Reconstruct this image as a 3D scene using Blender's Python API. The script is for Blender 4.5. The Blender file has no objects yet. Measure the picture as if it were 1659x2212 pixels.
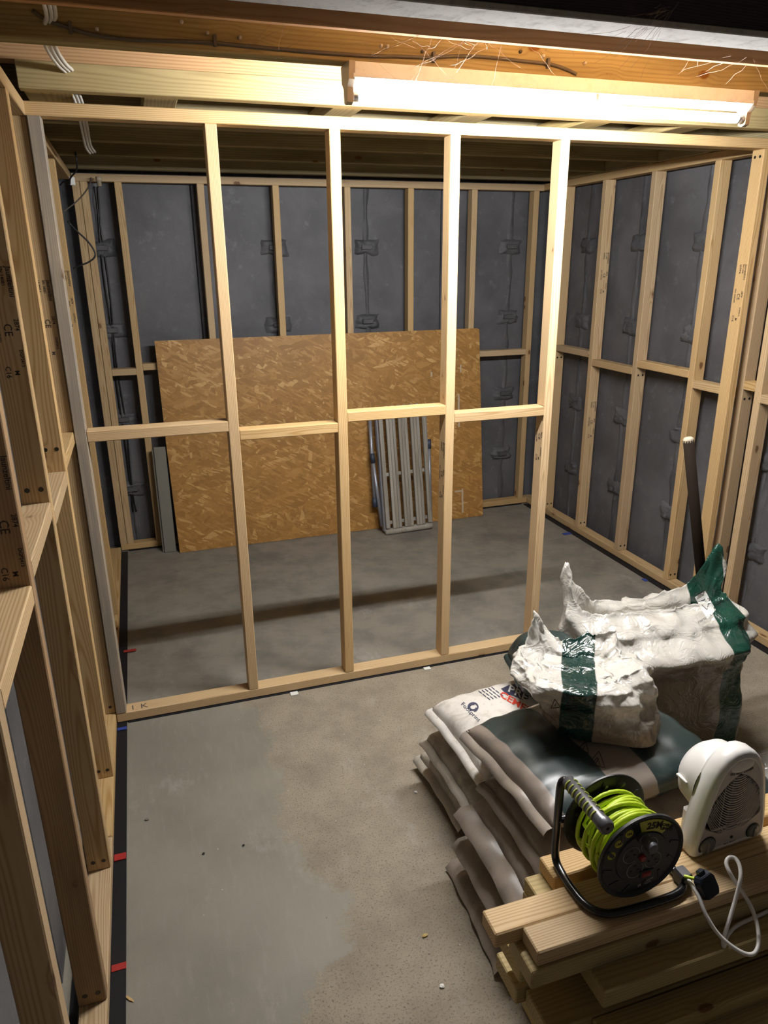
import bpy, bmesh, math, random
from mathutils import Vector, Matrix, noise
random.seed(7)
S = bpy.context.scene
COL = S.collection

# ------------------------------------------------------------------ camera
CAMP = (0.138, -2.6104, 1.6904); YAW, PITCH, ROLL, FPX = 0.3162, -0.3324, -0.0092, 1576.2
def cam_axes():
    f = Vector((math.sin(YAW)*math.cos(PITCH), math.cos(YAW)*math.cos(PITCH), math.sin(PITCH)))
    r = Vector((math.cos(YAW), -math.sin(YAW), 0)); u = r.cross(f)
    c, s = math.cos(ROLL), math.sin(ROLL)
    return c*r+s*u, -s*r+c*u, f
CR, CU, CF = cam_axes()
cam = bpy.data.cameras.new('camera'); cam.sensor_fit = 'VERTICAL'; cam.sensor_height = 36.0
cam.lens = FPX/2212*36.0; cam.clip_start = 0.02
camo = bpy.data.objects.new('camera', cam); COL.objects.link(camo)
M = Matrix((CR, CU, -CF)).transposed().to_4x4(); M.translation = Vector(CAMP); camo.matrix_world = M
S.camera = camo
def P(px, py, axis, val):
    """world point seen at a photo pixel, on the plane where coordinate `axis` equals val"""
    d = CF + CR*((px-829.5)/FPX) - CU*((py-1106)/FPX)
    o = Vector(CAMP); return o + d*((val-o[axis])/d[axis])

# ------------------------------------------------------------------ light, exposure
S.view_settings.view_transform = 'Standard'; S.view_settings.look = 'None'
S.view_settings.gamma = 1.0; S.view_settings.use_curve_mapping = False
S.view_settings.exposure = 1.2
TUBE_STRENGTH = 205.0
W = bpy.data.worlds.new('world'); S.world = W; W.use_nodes = True
W.node_tree.nodes['Background'].inputs[0].default_value = (1.0, 0.93, 0.82, 1)
W.node_tree.nodes['Background'].inputs[1].default_value = 0.0

# ------------------------------------------------------------------ material helpers
class NT:
    def __init__(s, name):
        s.m = bpy.data.materials.new(name); s.m.use_nodes = True; s.t = s.m.node_tree
        s.b = s.t.nodes['Principled BSDF']; s.out = s.t.nodes['Material Output']
    def n(s, typ, **kw):
        nd = s.t.nodes.new(typ)
        for k, v in kw.items():
            if k.startswith('i_'):
                key = k[2:]; key = int(key) if key.isdigit() else key
                nd.inputs[key].default_value = v
            else: setattr(nd, k, v)
        return nd
    def l(s, a, b): s.t.links.new(a, b)
    def val(s, x, sock):
        if hasattr(x, 'is_output'): s.l(x, sock)
        else: sock.default_value = x
    def math(s, op, a, b=0.0, c=None, clamp=False):
        nd = s.n('ShaderNodeMath', operation=op, use_clamp=clamp)
        s.val(a, nd.inputs[0]); s.val(b, nd.inputs[1])
        if c is not None: s.val(c, nd.inputs[2])
        return nd.outputs[0]
    def vmath(s, op, a, b):
        nd = s.n('ShaderNodeVectorMath', operation=op); s.val(a, nd.inputs[0]); s.val(b, nd.inputs[1]); return nd.outputs[0]
    def mix(s, f, a, b, blend='MIX'):
        nd = s.n('ShaderNodeMix', data_type='RGBA', blend_type=blend)
        s.val(f, nd.inputs[0]); s.val(a, nd.inputs[6]); s.val(b, nd.inputs[7]); return nd.outputs[2]
    def noise(s, vec, scale, detail=3, rough=.55, dist=0.0):
        nd = s.n('ShaderNodeTexNoise', i_Scale=scale, i_Detail=detail, i_Roughness=rough, i_Distortion=dist)
        if vec is not None: s.l(vec, nd.inputs['Vector'])
        return nd.outputs[0]
    def ss(s, x, a, b):
        nd = s.n('ShaderNodeMapRange', interpolation_type='SMOOTHSTEP', i_1=a, i_2=b); s.val(x, nd.inputs[0]); return nd.outputs[0]
    def sep(s, v):
        nd = s.n('ShaderNodeSeparateXYZ'); s.l(v, nd.inputs[0]); return nd.outputs
    def comb(s, x, y, z):
        nd = s.n('ShaderNodeCombineXYZ'); s.val(x, nd.inputs[0]); s.val(y, nd.inputs[1]); s.val(z, nd.inputs[2]); return nd.outputs[0]
    def obj(s): return s.n('ShaderNodeTexCoord').outputs['Object']
    def rnd(s): return s.n('ShaderNodeObjectInfo').outputs['Random']
    def col(s, c): s.val(c if hasattr(c, 'is_output') else (*c, 1) if len(c) == 3 else c, s.b.inputs['Base Color'])
    def bump(s, h, strength=.3, dist=.002):
        nd = s.n('ShaderNodeBump', i_Strength=strength, i_Distance=dist); s.l(h, nd.inputs['Height']); s.l(nd.outputs[0], s.b.inputs['Normal'])
    def set(s, **kw):
        for k, v in kw.items(): s.b.inputs[k.replace('_', ' ')].default_value = v
        return s.m
def rgb(r, g, b):
    f = lambda c: ((c/255+.055)/1.055)**2.4 if c/255 > .04045 else c/255/12.92
    return (f(r), f(g), f(b), 1)
MAT = {}
def plain(name, c, rough=.6, metal=0., spec=.5, coat=0.):
    t = NT(name); t.col(c); MAT[name] = t.set(Roughness=rough, Metallic=metal, Specular_IOR_Level=spec, Coat_Weight=coat); return MAT[name]

def wood(name, light, dark, knot=(.16, .075, .03, 1), ring=.005, contrast=.7, knots=.72, stain=None, rough=.62, rough_tex=0., spec=.25):
    t = NT(name); o = t.obj(); r = t.rnd()
    off = t.comb(t.math('MULTIPLY', r, 37.), t.math('MULTIPLY', r, 91.), t.math('MULTIPLY', r, 53.))
    v = t.vmath('ADD', o, off)
    # rings: pith off centre, wandering along the length
    wob = t.noise(t.vmath('MULTIPLY', v, (6, 6, 1.1)), 1., 2, .5)
    wob2 = t.noise(t.vmath('MULTIPLY', t.vmath('ADD', v, (7., 3., 1.)), (6, 6, 1.1)), 1., 2, .5)
    x, y, z = t.sep(o)
    r2 = t.math('FRACT', t.math('MULTIPLY', r, 17.3))
    cx = t.math('SUBTRACT', t.math('MULTIPLY', r2, .12), .06)
    px = t.math('ADD', t.math('ADD', x, cx), t.math('MULTIPLY', t.math('SUBTRACT', wob, .5), .05))
    py = t.math('ADD', t.math('ADD', y, .045), t.math('MULTIPLY', t.math('SUBTRACT', wob2, .5), .05))
    rad = t.math('SQRT', t.math('ADD', t.math('MULTIPLY', px, px), t.math('MULTIPLY', py, py)))
    # knots: sparse voronoi points
    kv = t.vmath('MULTIPLY', v, (1., 1., .55))
    vo = t.n('ShaderNodeTexVoronoi', i_Scale=9.0); t.l(kv, vo.inputs['Vector'])
    cell = t.sep(vo.outputs['Color'])[0]
    on = t.math('GREATER_THAN', cell, 1-knots)
    d = t.math('ADD', vo.outputs['Distance'], t.math('MULTIPLY', t.math('SUBTRACT', 1., on), 9.))
    dn = t.math('ADD', d, t.math('MULTIPLY', t.math('SUBTRACT', t.noise(v, 60., 2), .5), .08))
    halo = t.math('SUBTRACT', 1., t.ss(dn, .06, .30))
    core = t.math('SUBTRACT', 1., t.ss(dn, .07, .12))
    ph = t.math('ADD', t.math('MULTIPLY', rad, 6.2832/ring), t.math('MULTIPLY', halo, 7.))
    rg = t.math('MULTIPLY_ADD', t.math('SINE', ph), .5, .5)
    rg = t.math('POWER', rg, 2.2)
    fine = t.noise(t.vmath('MULTIPLY', v, (230, 230, 5)), 1., 2, .6)
    f = t.math('ADD', t.math('MULTIPLY', rg, contrast), t.math('MULTIPLY', t.math('SUBTRACT', fine, .45), .55), clamp=True)
    c = t.mix(f, light, dark)
    if stain: 
        st = t.ss(t.noise(t.vmath('MULTIPLY', v, (22, 22, 1.6)), 1., 4, .6), .38, .62)
        c = t.mix(t.math('MULTIPLY', st, stain[1]), c, stain[0])
    c = t.mix(t.math('MULTIPLY', halo, .35), c, dark)
    c = t.mix(t.math('MULTIPLY', core, .9), c, knot)
    br = t.n('ShaderNodeHueSaturation'); t.l(c, br.inputs['Color'])
    t.l(t.math('MULTIPLY_ADD', t.math('FRACT', t.math('MULTIPLY', r, 7.7)), .22, .88), br.inputs['Value'])
    t.l(t.math('MULTIPLY_ADD', t.math('FRACT', t.math('MULTIPLY', r, 3.1)), .25, .9), br.inputs['Saturation'])
    t.col(br.outputs[0])
    h = t.math('ADD', fine, t.math('MULTIPLY', t.noise(v, 120., 3), rough_tex))
    t.bump(h, .12+rough_tex*.3, .0012)
    MAT[name] = t.set(Roughness=rough, Specular_IOR_Level=spec); return MAT[name]
wood('wood_pine', (.60, .44, .245, 1), (.42, .265, .12, 1), contrast=.8)
wood('wood_weathered', (.48, .395, .285, 1), (.30, .24, .17, 1), stain=((.27, .245, .205, 1), .7))
wood('wood_pine_brown', (.46, .29, .135, 1), (.28, .155, .065, 1), contrast=.6, stain=((.19, .11, .05, 1), .35))
wood('wood_treated', (.46, .36, .175, 1), (.30, .22, .095, 1), knots=.6, contrast=.55, ring=.008)
wood('wood_old_joist', (.36, .305, .175, 1), (.245, .20, .11, 1), rough_tex=.6, ring=.009, stain=((.17, .13, .07, 1), .5), spec=.04, rough=.95)
wood('wood_red_joist', (.50, .26, .10, 1), (.36, .17, .06, 1), rough_tex=.5, ring=.008, stain=((.42, .19, .07, 1), .35), spec=.04, rough=.95)
wood('wood_tan_board', (.50, .31, .155, 1), (.34, .19, .09, 1), rough_tex=.8, ring=.009, spec=.04, rough=.95)
wood('wood_stained_dark', (.060, .045, .055, 1), (.036, .028, .036, 1), rough_tex=.5, knots=.2, spec=.04, rough=.95)
wood('wood_soaked', (.022, .016, .012, 1), (.012, .009, .007, 1), rough=.75, knots=.2, spec=.04)
wood('wood_grey_slat', (.33, .30, .245, 1), (.20, .18, .145, 1), stain=((.40, .385, .34, 1), .6), rough_tex=.8, ring=.01, knots=.2)

def concrete_floor():
    t = NT('concrete_floor'); o = t.obj(); x, y, z = t.sep(o)
    big = t.noise(o, 1.6, 5, .6); mid = t.noise(o, 7., 5, .65); fine = t.noise(o, 260., 4, .7)
    # smooth screed on the -x side, rougher bare slab towards +x: edge follows f(y)
    rp = t.n('ShaderNodeValToRGB'); rp.color_ramp.interpolation = 'EASE'
    mr = t.n('ShaderNodeMapRange', i_1=-1.9, i_2=.3); t.l(y, mr.inputs[0]); t.l(mr.outputs[0], rp.inputs[0])
    pts = [(-1.9, .27), (-1.40, .31), (-1.27, .38), (-1.22, .50), (-1.10, .51), (-.96, .45), (-.75, .40), (-.55, .43), (-.17, .43), (.3, .2)]
    el = rp.color_ramp.elements
    while len(el) < len(pts): el.new(.5)
    for e, (yy, xx) in zip(el, pts): e.position = (yy+1.9)/2.2; e.color = (xx, xx, xx, 1)
    edge = t.math('SUBTRACT', x, rp.outputs[0])
    edge = t.math('ADD', edge, t.math('MULTIPLY', t.math('SUBTRACT', t.noise(o, 9., 6, .7), .5), .22))
    edge = t.math('ADD', edge, t.math('MULTIPLY', t.math('SUBTRACT', t.noise(o, 85., 4, .75), .5), .17))
    rough_m = t.ss(edge, -.012, .03)
    smooth_c = t.mix(t.ss(big, .35, .7), (.262, .246, .203, 1), (.200, .187, .153, 1))
    brush = t.noise(t.vmath('MULTIPLY', o, (50., 9., 1.)), 1., 4, .6)
    smooth_c = t.mix(t.math('MULTIPLY', t.ss(brush, .5, .8), .35), smooth_c, (.32, .305, .26, 1))
    rough_c = t.mix(t.ss(mid, .3, .75), (.33, .285, .215, 1), (.235, .20, .15, 1))
    pit = t.ss(t.noise(o, 170., 5, .75), .36, .47)
    rough_c = t.mix(t.math('SUBTRACT', 1., pit), rough_c, (.12, .10, .078, 1))
    # far bay behind the partition: mottled, some damp darker patches
    far = t.ss(y, .0, .12)
    far_c = t.mix(t.ss(mid, .35, .7), (.27, .245, .20, 1), (.20, .185, .155, 1))
    damp = t.ss(t.noise(o, 2.1, 4, .6), .52, .66)
    far_c = t.mix(t.math('MULTIPLY', damp, .6), far_c, (.125, .122, .112, 1))
    c = t.mix(rough_m, smooth_c, rough_c); c = t.mix(far, c, far_c)
    dust = t.ss(t.noise(t.vmath('MULTIPLY', t.vmath('ADD', o, (3., 9., 0.)), (1.5, .8, 1.)), 3.3, 8, .75), .56, .72)
    c = t.mix(t.math('MULTIPLY', dust, .4), c, (.42, .40, .36, 1))
    vo = t.n('ShaderNodeTexVoronoi', i_Scale=26.); t.l(o, vo.inputs['Vector'])
    sp = t.math('MULTIPLY', t.math('LESS_THAN', vo.outputs['Distance'], .055), t.math('GREATER_THAN', t.sep(vo.outputs['Color'])[1], .82))
    c = t.mix(t.math('MULTIPLY', sp, .8), c, t.mix(t.math('GREATER_THAN', t.sep(vo.outputs['Color'])[2], .5), (.05, .045, .04, 1), (.55, .53, .48, 1)))
    c = t.mix(t.math('MULTIPLY', t.math('SUBTRACT', fine, .5), .9), c, (.10, .09, .075, 1))
    t.col(c)
    h = t.math('ADD', t.math('MULTIPLY', fine, t.math('MULTIPLY_ADD', rough_m, 1.6, .25)), t.math('MULTIPLY', mid, .5))
    t.bump(h, .35, .0025)
    rr = t.n('ShaderNodeMapRange', i_1=0., i_2=1., i_3=.55, i_4=.85); t.l(rough_m, rr.inputs[0]); t.l(rr.outputs[0], t.b.inputs['Roughness'])
    MAT['concrete_floor'] = t.set(Specular_IOR_Level=.35)
concrete_floor()
def wall_paint(name, a, b, lump=.5):
    t = NT(name); o = t.obj(); o = t.vmath('ADD', o, t.comb(t.math('MULTIPLY', t.rnd(), 40.), t.math('MULTIPLY', t.rnd(), 23.), 0.))
    big = t.noise(o, 2.6, 6, .62, .4); mid = t.noise(o, 14., 5, .65); fine = t.noise(o, 150., 3, .6)
    c = t.mix(t.ss(big, .32, .7), a, b)
    c = t.mix(t.math('MULTIPLY', t.ss(mid, .56, .78), .5), c, (b[0]*1.7, b[1]*1.7, b[2]*1.7, 1))
    t.col(c); t.bump(t.math('ADD', t.math('MULTIPLY', mid, .8), t.math('MULTIPLY', fine, .25)), lump, .004)
    MAT[name] = t.set(Roughness=.55, Specular_IOR_Level=.35)
wall_paint('wall_grey_paint', (.082, .082, .088, 1), (.130, .130, .138, 1))
wall_paint('patch_paint', (.060, .061, .066, 1), (.12, .12, .125, 1), .9)

def osb():
    t = NT('osb_flakes'); o = t.obj(); acc = None
    layers = [(.1, 46, 10, 1), (.9, 40, 11, 2), (-.7, 54, 11, 3), (1.6, 46, 13, 4), (-.25, 36, 8, 5), (.5, 90, 18, 6)]
    for i, (ang, sx, sy, sd) in enumerate(layers):
        mp = t.n('ShaderNodeMapping'); mp.inputs['Rotation'].default_value = (0, 0, ang); mp.inputs['Location'].default_value = (sd*3.1, sd*1.7, 0)
        t.l(o, mp.inputs[0])
        wv = t.vmath('ADD', mp.outputs[0], t.vmath('MULTIPLY', t.n('ShaderNodeTexNoise', i_Scale=20.).outputs['Color'], (.03, .03, 0)))
        sc = t.vmath('MULTIPLY', wv, (sy, sx, 1))
        vo = t.n('ShaderNodeTexVoronoi', i_Scale=1.0, i_Randomness=1.); t.l(sc, vo.inputs['Vector'])
        cc = t.sep(vo.outputs['Color'])
        shade = t.n('ShaderNodeValToRGB'); el = shade.color_ramp.elements
        el[0].position = .0; el[0].color = (.33, .165, .042, 1); el[1].position = 1.; el[1].color = (.64, .40, .155, 1)
        e = el.new(.6); e.color = (.42, .22, .058, 1); e = el.new(.88); e.color = (.49, .27, .08, 1)
        t.l(cc[0], shade.inputs[0])
        if acc is None: acc = shade.outputs[0]
        else:
            sel = t.math('GREATER_THAN', cc[1], .60)
            acc = t.mix(sel, acc, shade.outputs[0])
    g = t.noise(t.vmath('MULTIPLY', o, (60, 240, 1)), 1., 3, .6)
    acc = t.mix(t.math('MULTIPLY', t.ss(g, .5, .7), .3), acc, (.24, .125, .03, 1))
    br = t.noise(o, 5., 5, .7); acc = t.mix(t.math('MULTIPLY', t.ss(br, .45, .75), .5), acc, (.27, .14, .034, 1))
    t.col(acc); t.bump(g, .25, .001)
    MAT['osb_flakes'] = t.set(Roughness=.5, Specular_IOR_Level=.4)
osb()
plain('membrane_black', (.010, .010, .013), .55, 0., .25)
plain('packer_red', (.36, .025, .022), .45); plain('packer_blue', (.03, .06, .30), .45); plain('packer_white', (.72, .72, .69), .5)
plain('screw_dark', (.05, .045, .04), .4, .6); plain('ink', (.035, .025, .02), .8); plain('pencil', (.08, .07, .06), .7)
plain('metal_enamel', (.66, .62, .50), .35); plain('fitting_grey', (.40, .34, .24), .5); plain('tube_cap_metal', (.65, .66, .68), .3, .8)
plain('cable_white', (.62, .60, .55), .5); plain('cable_grey', (.10, .085, .065), .6); plain('cable_black', (.012, .012, .013), .45)
plain('cobweb_silk', (.30, .22, .17), .9, 0., .0); plain('dust_white', (.56, .52, .46), .95); plain('metal_grey', (.30, .32, .36), .38, .7)
plain('rubber_blue', (.03, .042, .07), .5); plain('aluminium', (.33, .35, .40), .4, .5); plain('chalk', (.52, .44, .32), .95, 0., .0)
plain('plastic_black', (.013, .013, .014), .42); plain('tube_black_gloss', (.008, .008, .010), .22, 0, .6); plain('plastic_red', (.30, .01, .012), .4)
plain('plug_navy', (.010, .014, .026), .35); plain('grip_grey', (.10, .10, .11), .32, .3); plain('grip_lime', (.42, .48, .10), .5)
plain('label_yellow', (.55, .55, .06), .45); plain('print_grey', (.38, .37, .35), .6); plain('heater_white', (.78, .76, .73), .32, 0, .5); plain('heater_panel', (.58, .53, .50), .45)
plain('heater_dark', (.018, .016, .016), .5); plain('heater_knob', (.22, .215, .21), .35); plain('cord_white', (.78, .75, .72), .4)
plain('print_navy', (.035, .038, .075), .6); plain('print_red', (.62, .045, .02), .6); plain('sand_fill', (.25, .205, .155), .95)
plain('cement_board', (.20, .19, .155), .85)
t = NT('cable_lime'); t.col((.50, .66, .030)); MAT['cable_lime'] = t.set(Roughness=.38)
t = NT('tube_glow'); t.col((1, 1, 1)); t.b.inputs['Emission Color'].default_value = (.99, .98, .985, 1); t.b.inputs['Emission Strength'].default_value = TUBE_STRENGTH; MAT['tube_glow'] = t.m
def dirty(name, base, dirt, scale=9., amt=.7, rough=.5, spec=.45, lo=.48, hi=.7, bump=.15):
    t = NT(name); o = t.obj(); o = t.vmath('ADD', o, t.comb(t.math('MULTIPLY', t.rnd(), 40.), 0., 0.))
    n = t.noise(o, scale, 6, .65, .5); f = t.noise(o, 90., 3, .6)
    c = t.mix(t.math('MULTIPLY', t.ss(n, lo, hi), amt), base, dirt)
    c = t.mix(t.math('MULTIPLY', t.ss(f, .58, .72), .4), c, dirt)
    t.col(c); t.bump(t.math('ADD', t.noise(o, 24., 4, .6), t.math('MULTIPLY', f, .2)), bump, .004)
    MAT[name] = t.set(Roughness=rough, Specular_IOR_Level=spec); return t
dirty('paper_cement', (.64, .61, .56, 1), (.30, .255, .19, 1))
dirty('paper_cement_old', (.40, .365, .30, 1), (.20, .17, .125, 1), amt=.8)
dirty('film_sand', (.235, .195, .16, 1), (.13, .105, .085, 1), rough=.42)
dirty('film_sand_pale', (.31, .265, .22, 1), (.17, .14, .115, 1), rough=.36)
dirty('film_dark', (.020, .034, .033, 1), (.05, .05, .045, 1), rough=.35, amt=.4)
dirty('painted_white_dusty', (.40, .39, .375, 1), (.25, .24, .23, 1), scale=20., rough=.97, spec=.0)
dirty('steel_enamel_dusty', (.86, .87, .82, 1), (.70, .69, .60, 1), scale=14., amt=.5, rough=.4)
def banded(name, bands, axis, film, green, dirt, rough=.36, film_hi=None, zsplit=None):
    """printed plastic sack: bands of colour across local coordinate `axis` (metres); below zsplit the sand shows brown through the film"""
    t = NT(name); o = t.obj(); q = t.sep(o)[axis]; x, y, z = t.sep(o)
    wob = t.math('MULTIPLY', t.math('SUBTRACT', t.noise(o, 6., 2), .5), .02); q = t.math('ADD', q, wob)
    base = film
    if zsplit is not None:
        zz = t.math('ADD', z, t.math('MULTIPLY', t.math('SUBTRACT', t.noise(o, 7., 4), .5), .16))
        base = t.mix(t.ss(zz, zsplit-.03, zsplit+.03), film, film_hi)
    n = t.noise(o, 11., 6, .65, .5)
    c = t.mix(t.math('MULTIPLY', t.ss(n, .48, .72), .35), base, dirt)
    for a, b in bands:
        m = t.math('MULTIPLY', t.ss(q, a-.002, a+.002), t.math('SUBTRACT', 1., t.ss(q, b-.002, b+.002)))
        g = t.mix(t.math('MULTIPLY', t.ss(n, .5, .75), .5), green, (.09, .10, .09, 1))
        c = t.mix(m, c, g)
    t.col(c)
    if zsplit is None: t.bump(t.noise(o, 30., 4, .6), .12, .004)
    else:
        cr = t.math('ABSOLUTE', t.math('SUBTRACT', t.noise(o, 13., 3, .6, 1.2), .5)); cr2 = t.math('ABSOLUTE', t.math('SUBTRACT', t.noise(o, 34., 2, .5, .8), .5))
        t.bump(t.math('ADD', t.math('MULTIPLY', t.math('SUBTRACT', 1., t.ss(cr, 0., .12)), 1.), t.math('MULTIPLY', t.math('SUBTRACT', 1., t.ss(cr2, 0., .12)), .2)), .32, .005)
    MAT[name] = t.set(Roughness=rough, Specular_IOR_Level=.5)
    return t

# ------------------------------------------------------------------ object helpers
def link(name, me, mat=None, parent=None, loc=None, rot=None):
    o = bpy.data.objects.new(name, me); COL.objects.link(o)
    if mat and me is not None and len(me.materials) == 0:
        for m in (mat if isinstance(mat, (list, tuple)) else [mat]): me.materials.append(MAT[m])
    if parent: o.parent = parent
    if loc is not None: o.location = loc
    if rot is not None: o.rotation_euler = rot
    return o
def tag(o, label, cat, group=None, kind=None):
    o['label'] = label; o['category'] = cat
    if group: o['group'] = group
    if kind: o['kind'] = kind
    return o
def thing(name, loc, label, cat, group=None, rot=None):
    o = bpy.data.objects.new(name, None); COL.objects.link(o); o.location = loc; o.empty_display_size = .05
    if rot: o.rotation_euler = rot
    return tag(o, label, cat, group)
def struct(o): o['kind'] = 'structure'; return o
def bm_mesh(bm, name, smooth=False):
    bmesh.ops.recalc_face_normals(bm, faces=bm.faces)
    me = bpy.data.meshes.new(name); bm.to_mesh(me); bm.free()
    if smooth: me.polygons.foreach_set('use_smooth', [True]*len(me.polygons))
    return me
def box_bm(bm, a, b, bev=0.):
    r = bmesh.ops.create_cube(bm, size=1.); vs = r['verts']
    a, b = Vector(a), Vector(b); c = (a+b)/2; s = b-a
    for v in vs: v.co = Vector((v.co.x*s.x, v.co.y*s.y, v.co.z*s.z))+c
    if bev:
        es = list({e for v in vs for e in v.link_edges})
        bmesh.ops.bevel(bm, geom=es, offset=bev, segments=1, affect='EDGES')
CACHE = {}
def box_mesh(d, bev, mat):
    k = (tuple(round(x, 4) for x in d), bev, mat)
    if k not in CACHE:
        bm = bmesh.new(); box_bm(bm, [-x/2 for x in d], [x/2 for x in d], bev)
        me = bm_mesh(bm, 'timber'); me.materials.append(MAT[mat]); CACHE[k] = me
    return CACHE[k]
def timber(name, a, b, axis, mat, parent=None, bev=.0025):
    """box from corner a to corner b; grain runs along world `axis` (mesh is modelled with its length on local Z)"""
    a, b = Vector(a), Vector(b); c = (a+b)/2; s = b-a
    if axis == 2: d, rot = (s.x, s.y, s.z), (0, 0, 0)
    elif axis == 0: d, rot = (s.z, s.y, s.x), (0, math.pi/2, 0)
    else: d, rot = (s.x, s.z, s.y), (-math.pi/2, 0, 0)
    loc = c - (parent.location if parent else Vector((0, 0, 0)))
    return link(name, box_mesh(d, bev, mat), None, parent, loc, rot)
def box(name, a, b, mat, parent=None, bev=.001, off=None):
    bm = bmesh.new(); box_bm(bm, a, b, bev); return link(name, bm_mesh(bm, name), mat, parent)
def tube_bm(bm, pts, r, n=8, closed=False, radii=None):
    """swept tube through pts"""
    pts = [Vector(p) for p in pts]; N = len(pts); rings = []
    up = Vector((0, 0, 1)); t0 = (pts[1]-pts[0]).normalized()
    if abs(t0.dot(up)) > .9: up = Vector((1, 0, 0))
    nrm = (up-t0*up.dot(t0)).normalized()
    for i in range(N):
        if closed: t = pts[(i+1) % N]-pts[i-1]
        else: t = pts[min(i+1, N-1)]-pts[max(i-1, 0)]
        t.normalize(); nrm = (nrm-t*nrm.dot(t)).normalized(); bi = t.cross(nrm)
        rr = radii[i] if radii else r
        rings.append([bm.verts.new(pts[i]+(nrm*math.cos(2*math.pi*k/n)+bi*math.sin(2*math.pi*k/n))*rr) for k in range(n)])
    for i in range(N if closed else N-1):
        A, B = rings[i], rings[(i+1) % N]
        for k in range(n): bm.faces.new((A[k], A[(k+1) % n], B[(k+1) % n], B[k]))
    if not closed: bm.faces.new(rings[0][::-1]); bm.faces.new(rings[-1])
def smooth_path(pts, sub=6):
    pts = [Vector(p) for p in pts]; out = []
    for i in range(len(pts)-1):
        p0, p1, p2, p3 = pts[max(i-1, 0)], pts[i], pts[i+1], pts[min(i+2, len(pts)-1)]
        for k in range(sub):
            t = k/sub
            out.append(.5*((2*p1)+(p2-p0)*t+(2*p0-5*p1+4*p2-p3)*t*t+(3*p1-p0-3*p2+p3)*t**3))
    out.append(pts[-1]); return out
def tube(name, pts, r, mat, parent=None, sub=6, n=8, closed=False, radii=None):
    bm = bmesh.new(); tube_bm(bm, smooth_path(pts, sub) if sub > 1 else pts, r, n, closed, radii)
    return link(name, bm_mesh(bm, name, True), mat, parent)
def lathe_bm(bm, prof, n=32, M=None):
    """profile [(radius, height)] revolved about local Z"""
    M = M or Matrix(); rings = []
    for r, h in prof:
        if r < 1e-6: rings.append([bm.verts.new(M @ Vector((0, 0, h)))])
        else: rings.append([bm.verts.new(M @ Vector((r*math.cos(2*math.pi*k/n), r*math.sin(2*math.pi*k/n), h))) for k in range(n)])
    for A, B in zip(rings, rings[1:]):
        if len(A) == 1 and len(B) == 1: continue
        for k in range(n):
            k2 = (k+1) % n
            if len(A) == 1: bm.faces.new((A[0], B[k2], B[k]))
            elif len(B) == 1: bm.faces.new((A[k], A[k2], B[0]))
            else: bm.faces.new((A[k], A[k2], B[k2], B[k]))
def lathe(name, prof, mat, parent=None, n=32, M=None, smooth=True):
    bm = bmesh.new(); lathe_bm(bm, prof, n, M); me = bm_mesh(bm, name, smooth)
    o = link(name, me, mat, parent); return o
def auto_smooth(o, ang=35):
    me = o.data; me.polygons.foreach_set('use_smooth', [True]*len(me.polygons)); me.set_sharp_from_angle(angle=math.radians(ang)); return o
def text_mesh(body, size, align='LEFT', extrude=0.0002, spacing=1., bold=0.):
    cu = bpy.data.curves.new('lettering', 'FONT'); cu.body = body; cu.size = size; cu.align_x = align; cu.extrude = extrude
    cu.space_line = spacing; cu.offset = bold; cu.resolution_u = 2
    o = bpy.data.objects.new('lettering', cu); COL.objects.link(o)
    me = bpy.data.meshes.new_from_object(o.evaluated_get(bpy.context.evaluated_depsgraph_get()))
    bpy.data.objects.remove(o); bpy.data.curves.remove(cu); me.materials.clear(); return me
def frame_mat(origin, xdir, ydir):
    x = Vector(xdir).normalized(); y = Vector(ydir).normalized(); z = x.cross(y)
    m = Matrix((x, y, z)).transposed().to_4x4(); m.translation = Vector(origin); return m
def place(o, m, parent=None):
    """give o the world matrix m (parent has only a translation/rotation set by loc/rot)"""
    if parent:
        pm = Matrix.LocRotScale(parent.location, parent.rotation_euler, None)
        if parent.parent:
            pp = parent.parent; pm = Matrix.LocRotScale(pp.location, pp.rotation_euler, None) @ pm
        o.parent = parent; m = pm.inverted() @ m
    o.matrix_basis = m; return o

# ================================================================== THE ROOM
XL, XR, YB = -0.103, 2.705, 1.879          # faces of the timber frames
WL, WR, WB = -0.215, 2.81, 1.985           # faces of the masonry
YF = -3.6                                  # where the built floor ends behind the camera
ZD = 2.33                                  # underside of the deck over the joists
T, D = .038, .063                          # stud timber
struct(box('floor', (WL-.3, YF, -.12), (WR+.3, WB+.3, 0.), 'concrete_floor', bev=0))
ceiling = struct(box('ceiling', (WL-.3, YF, ZD), (WR+.3, WB+.3, ZD+.08), 'wood_old_joist', bev=0))

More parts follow.
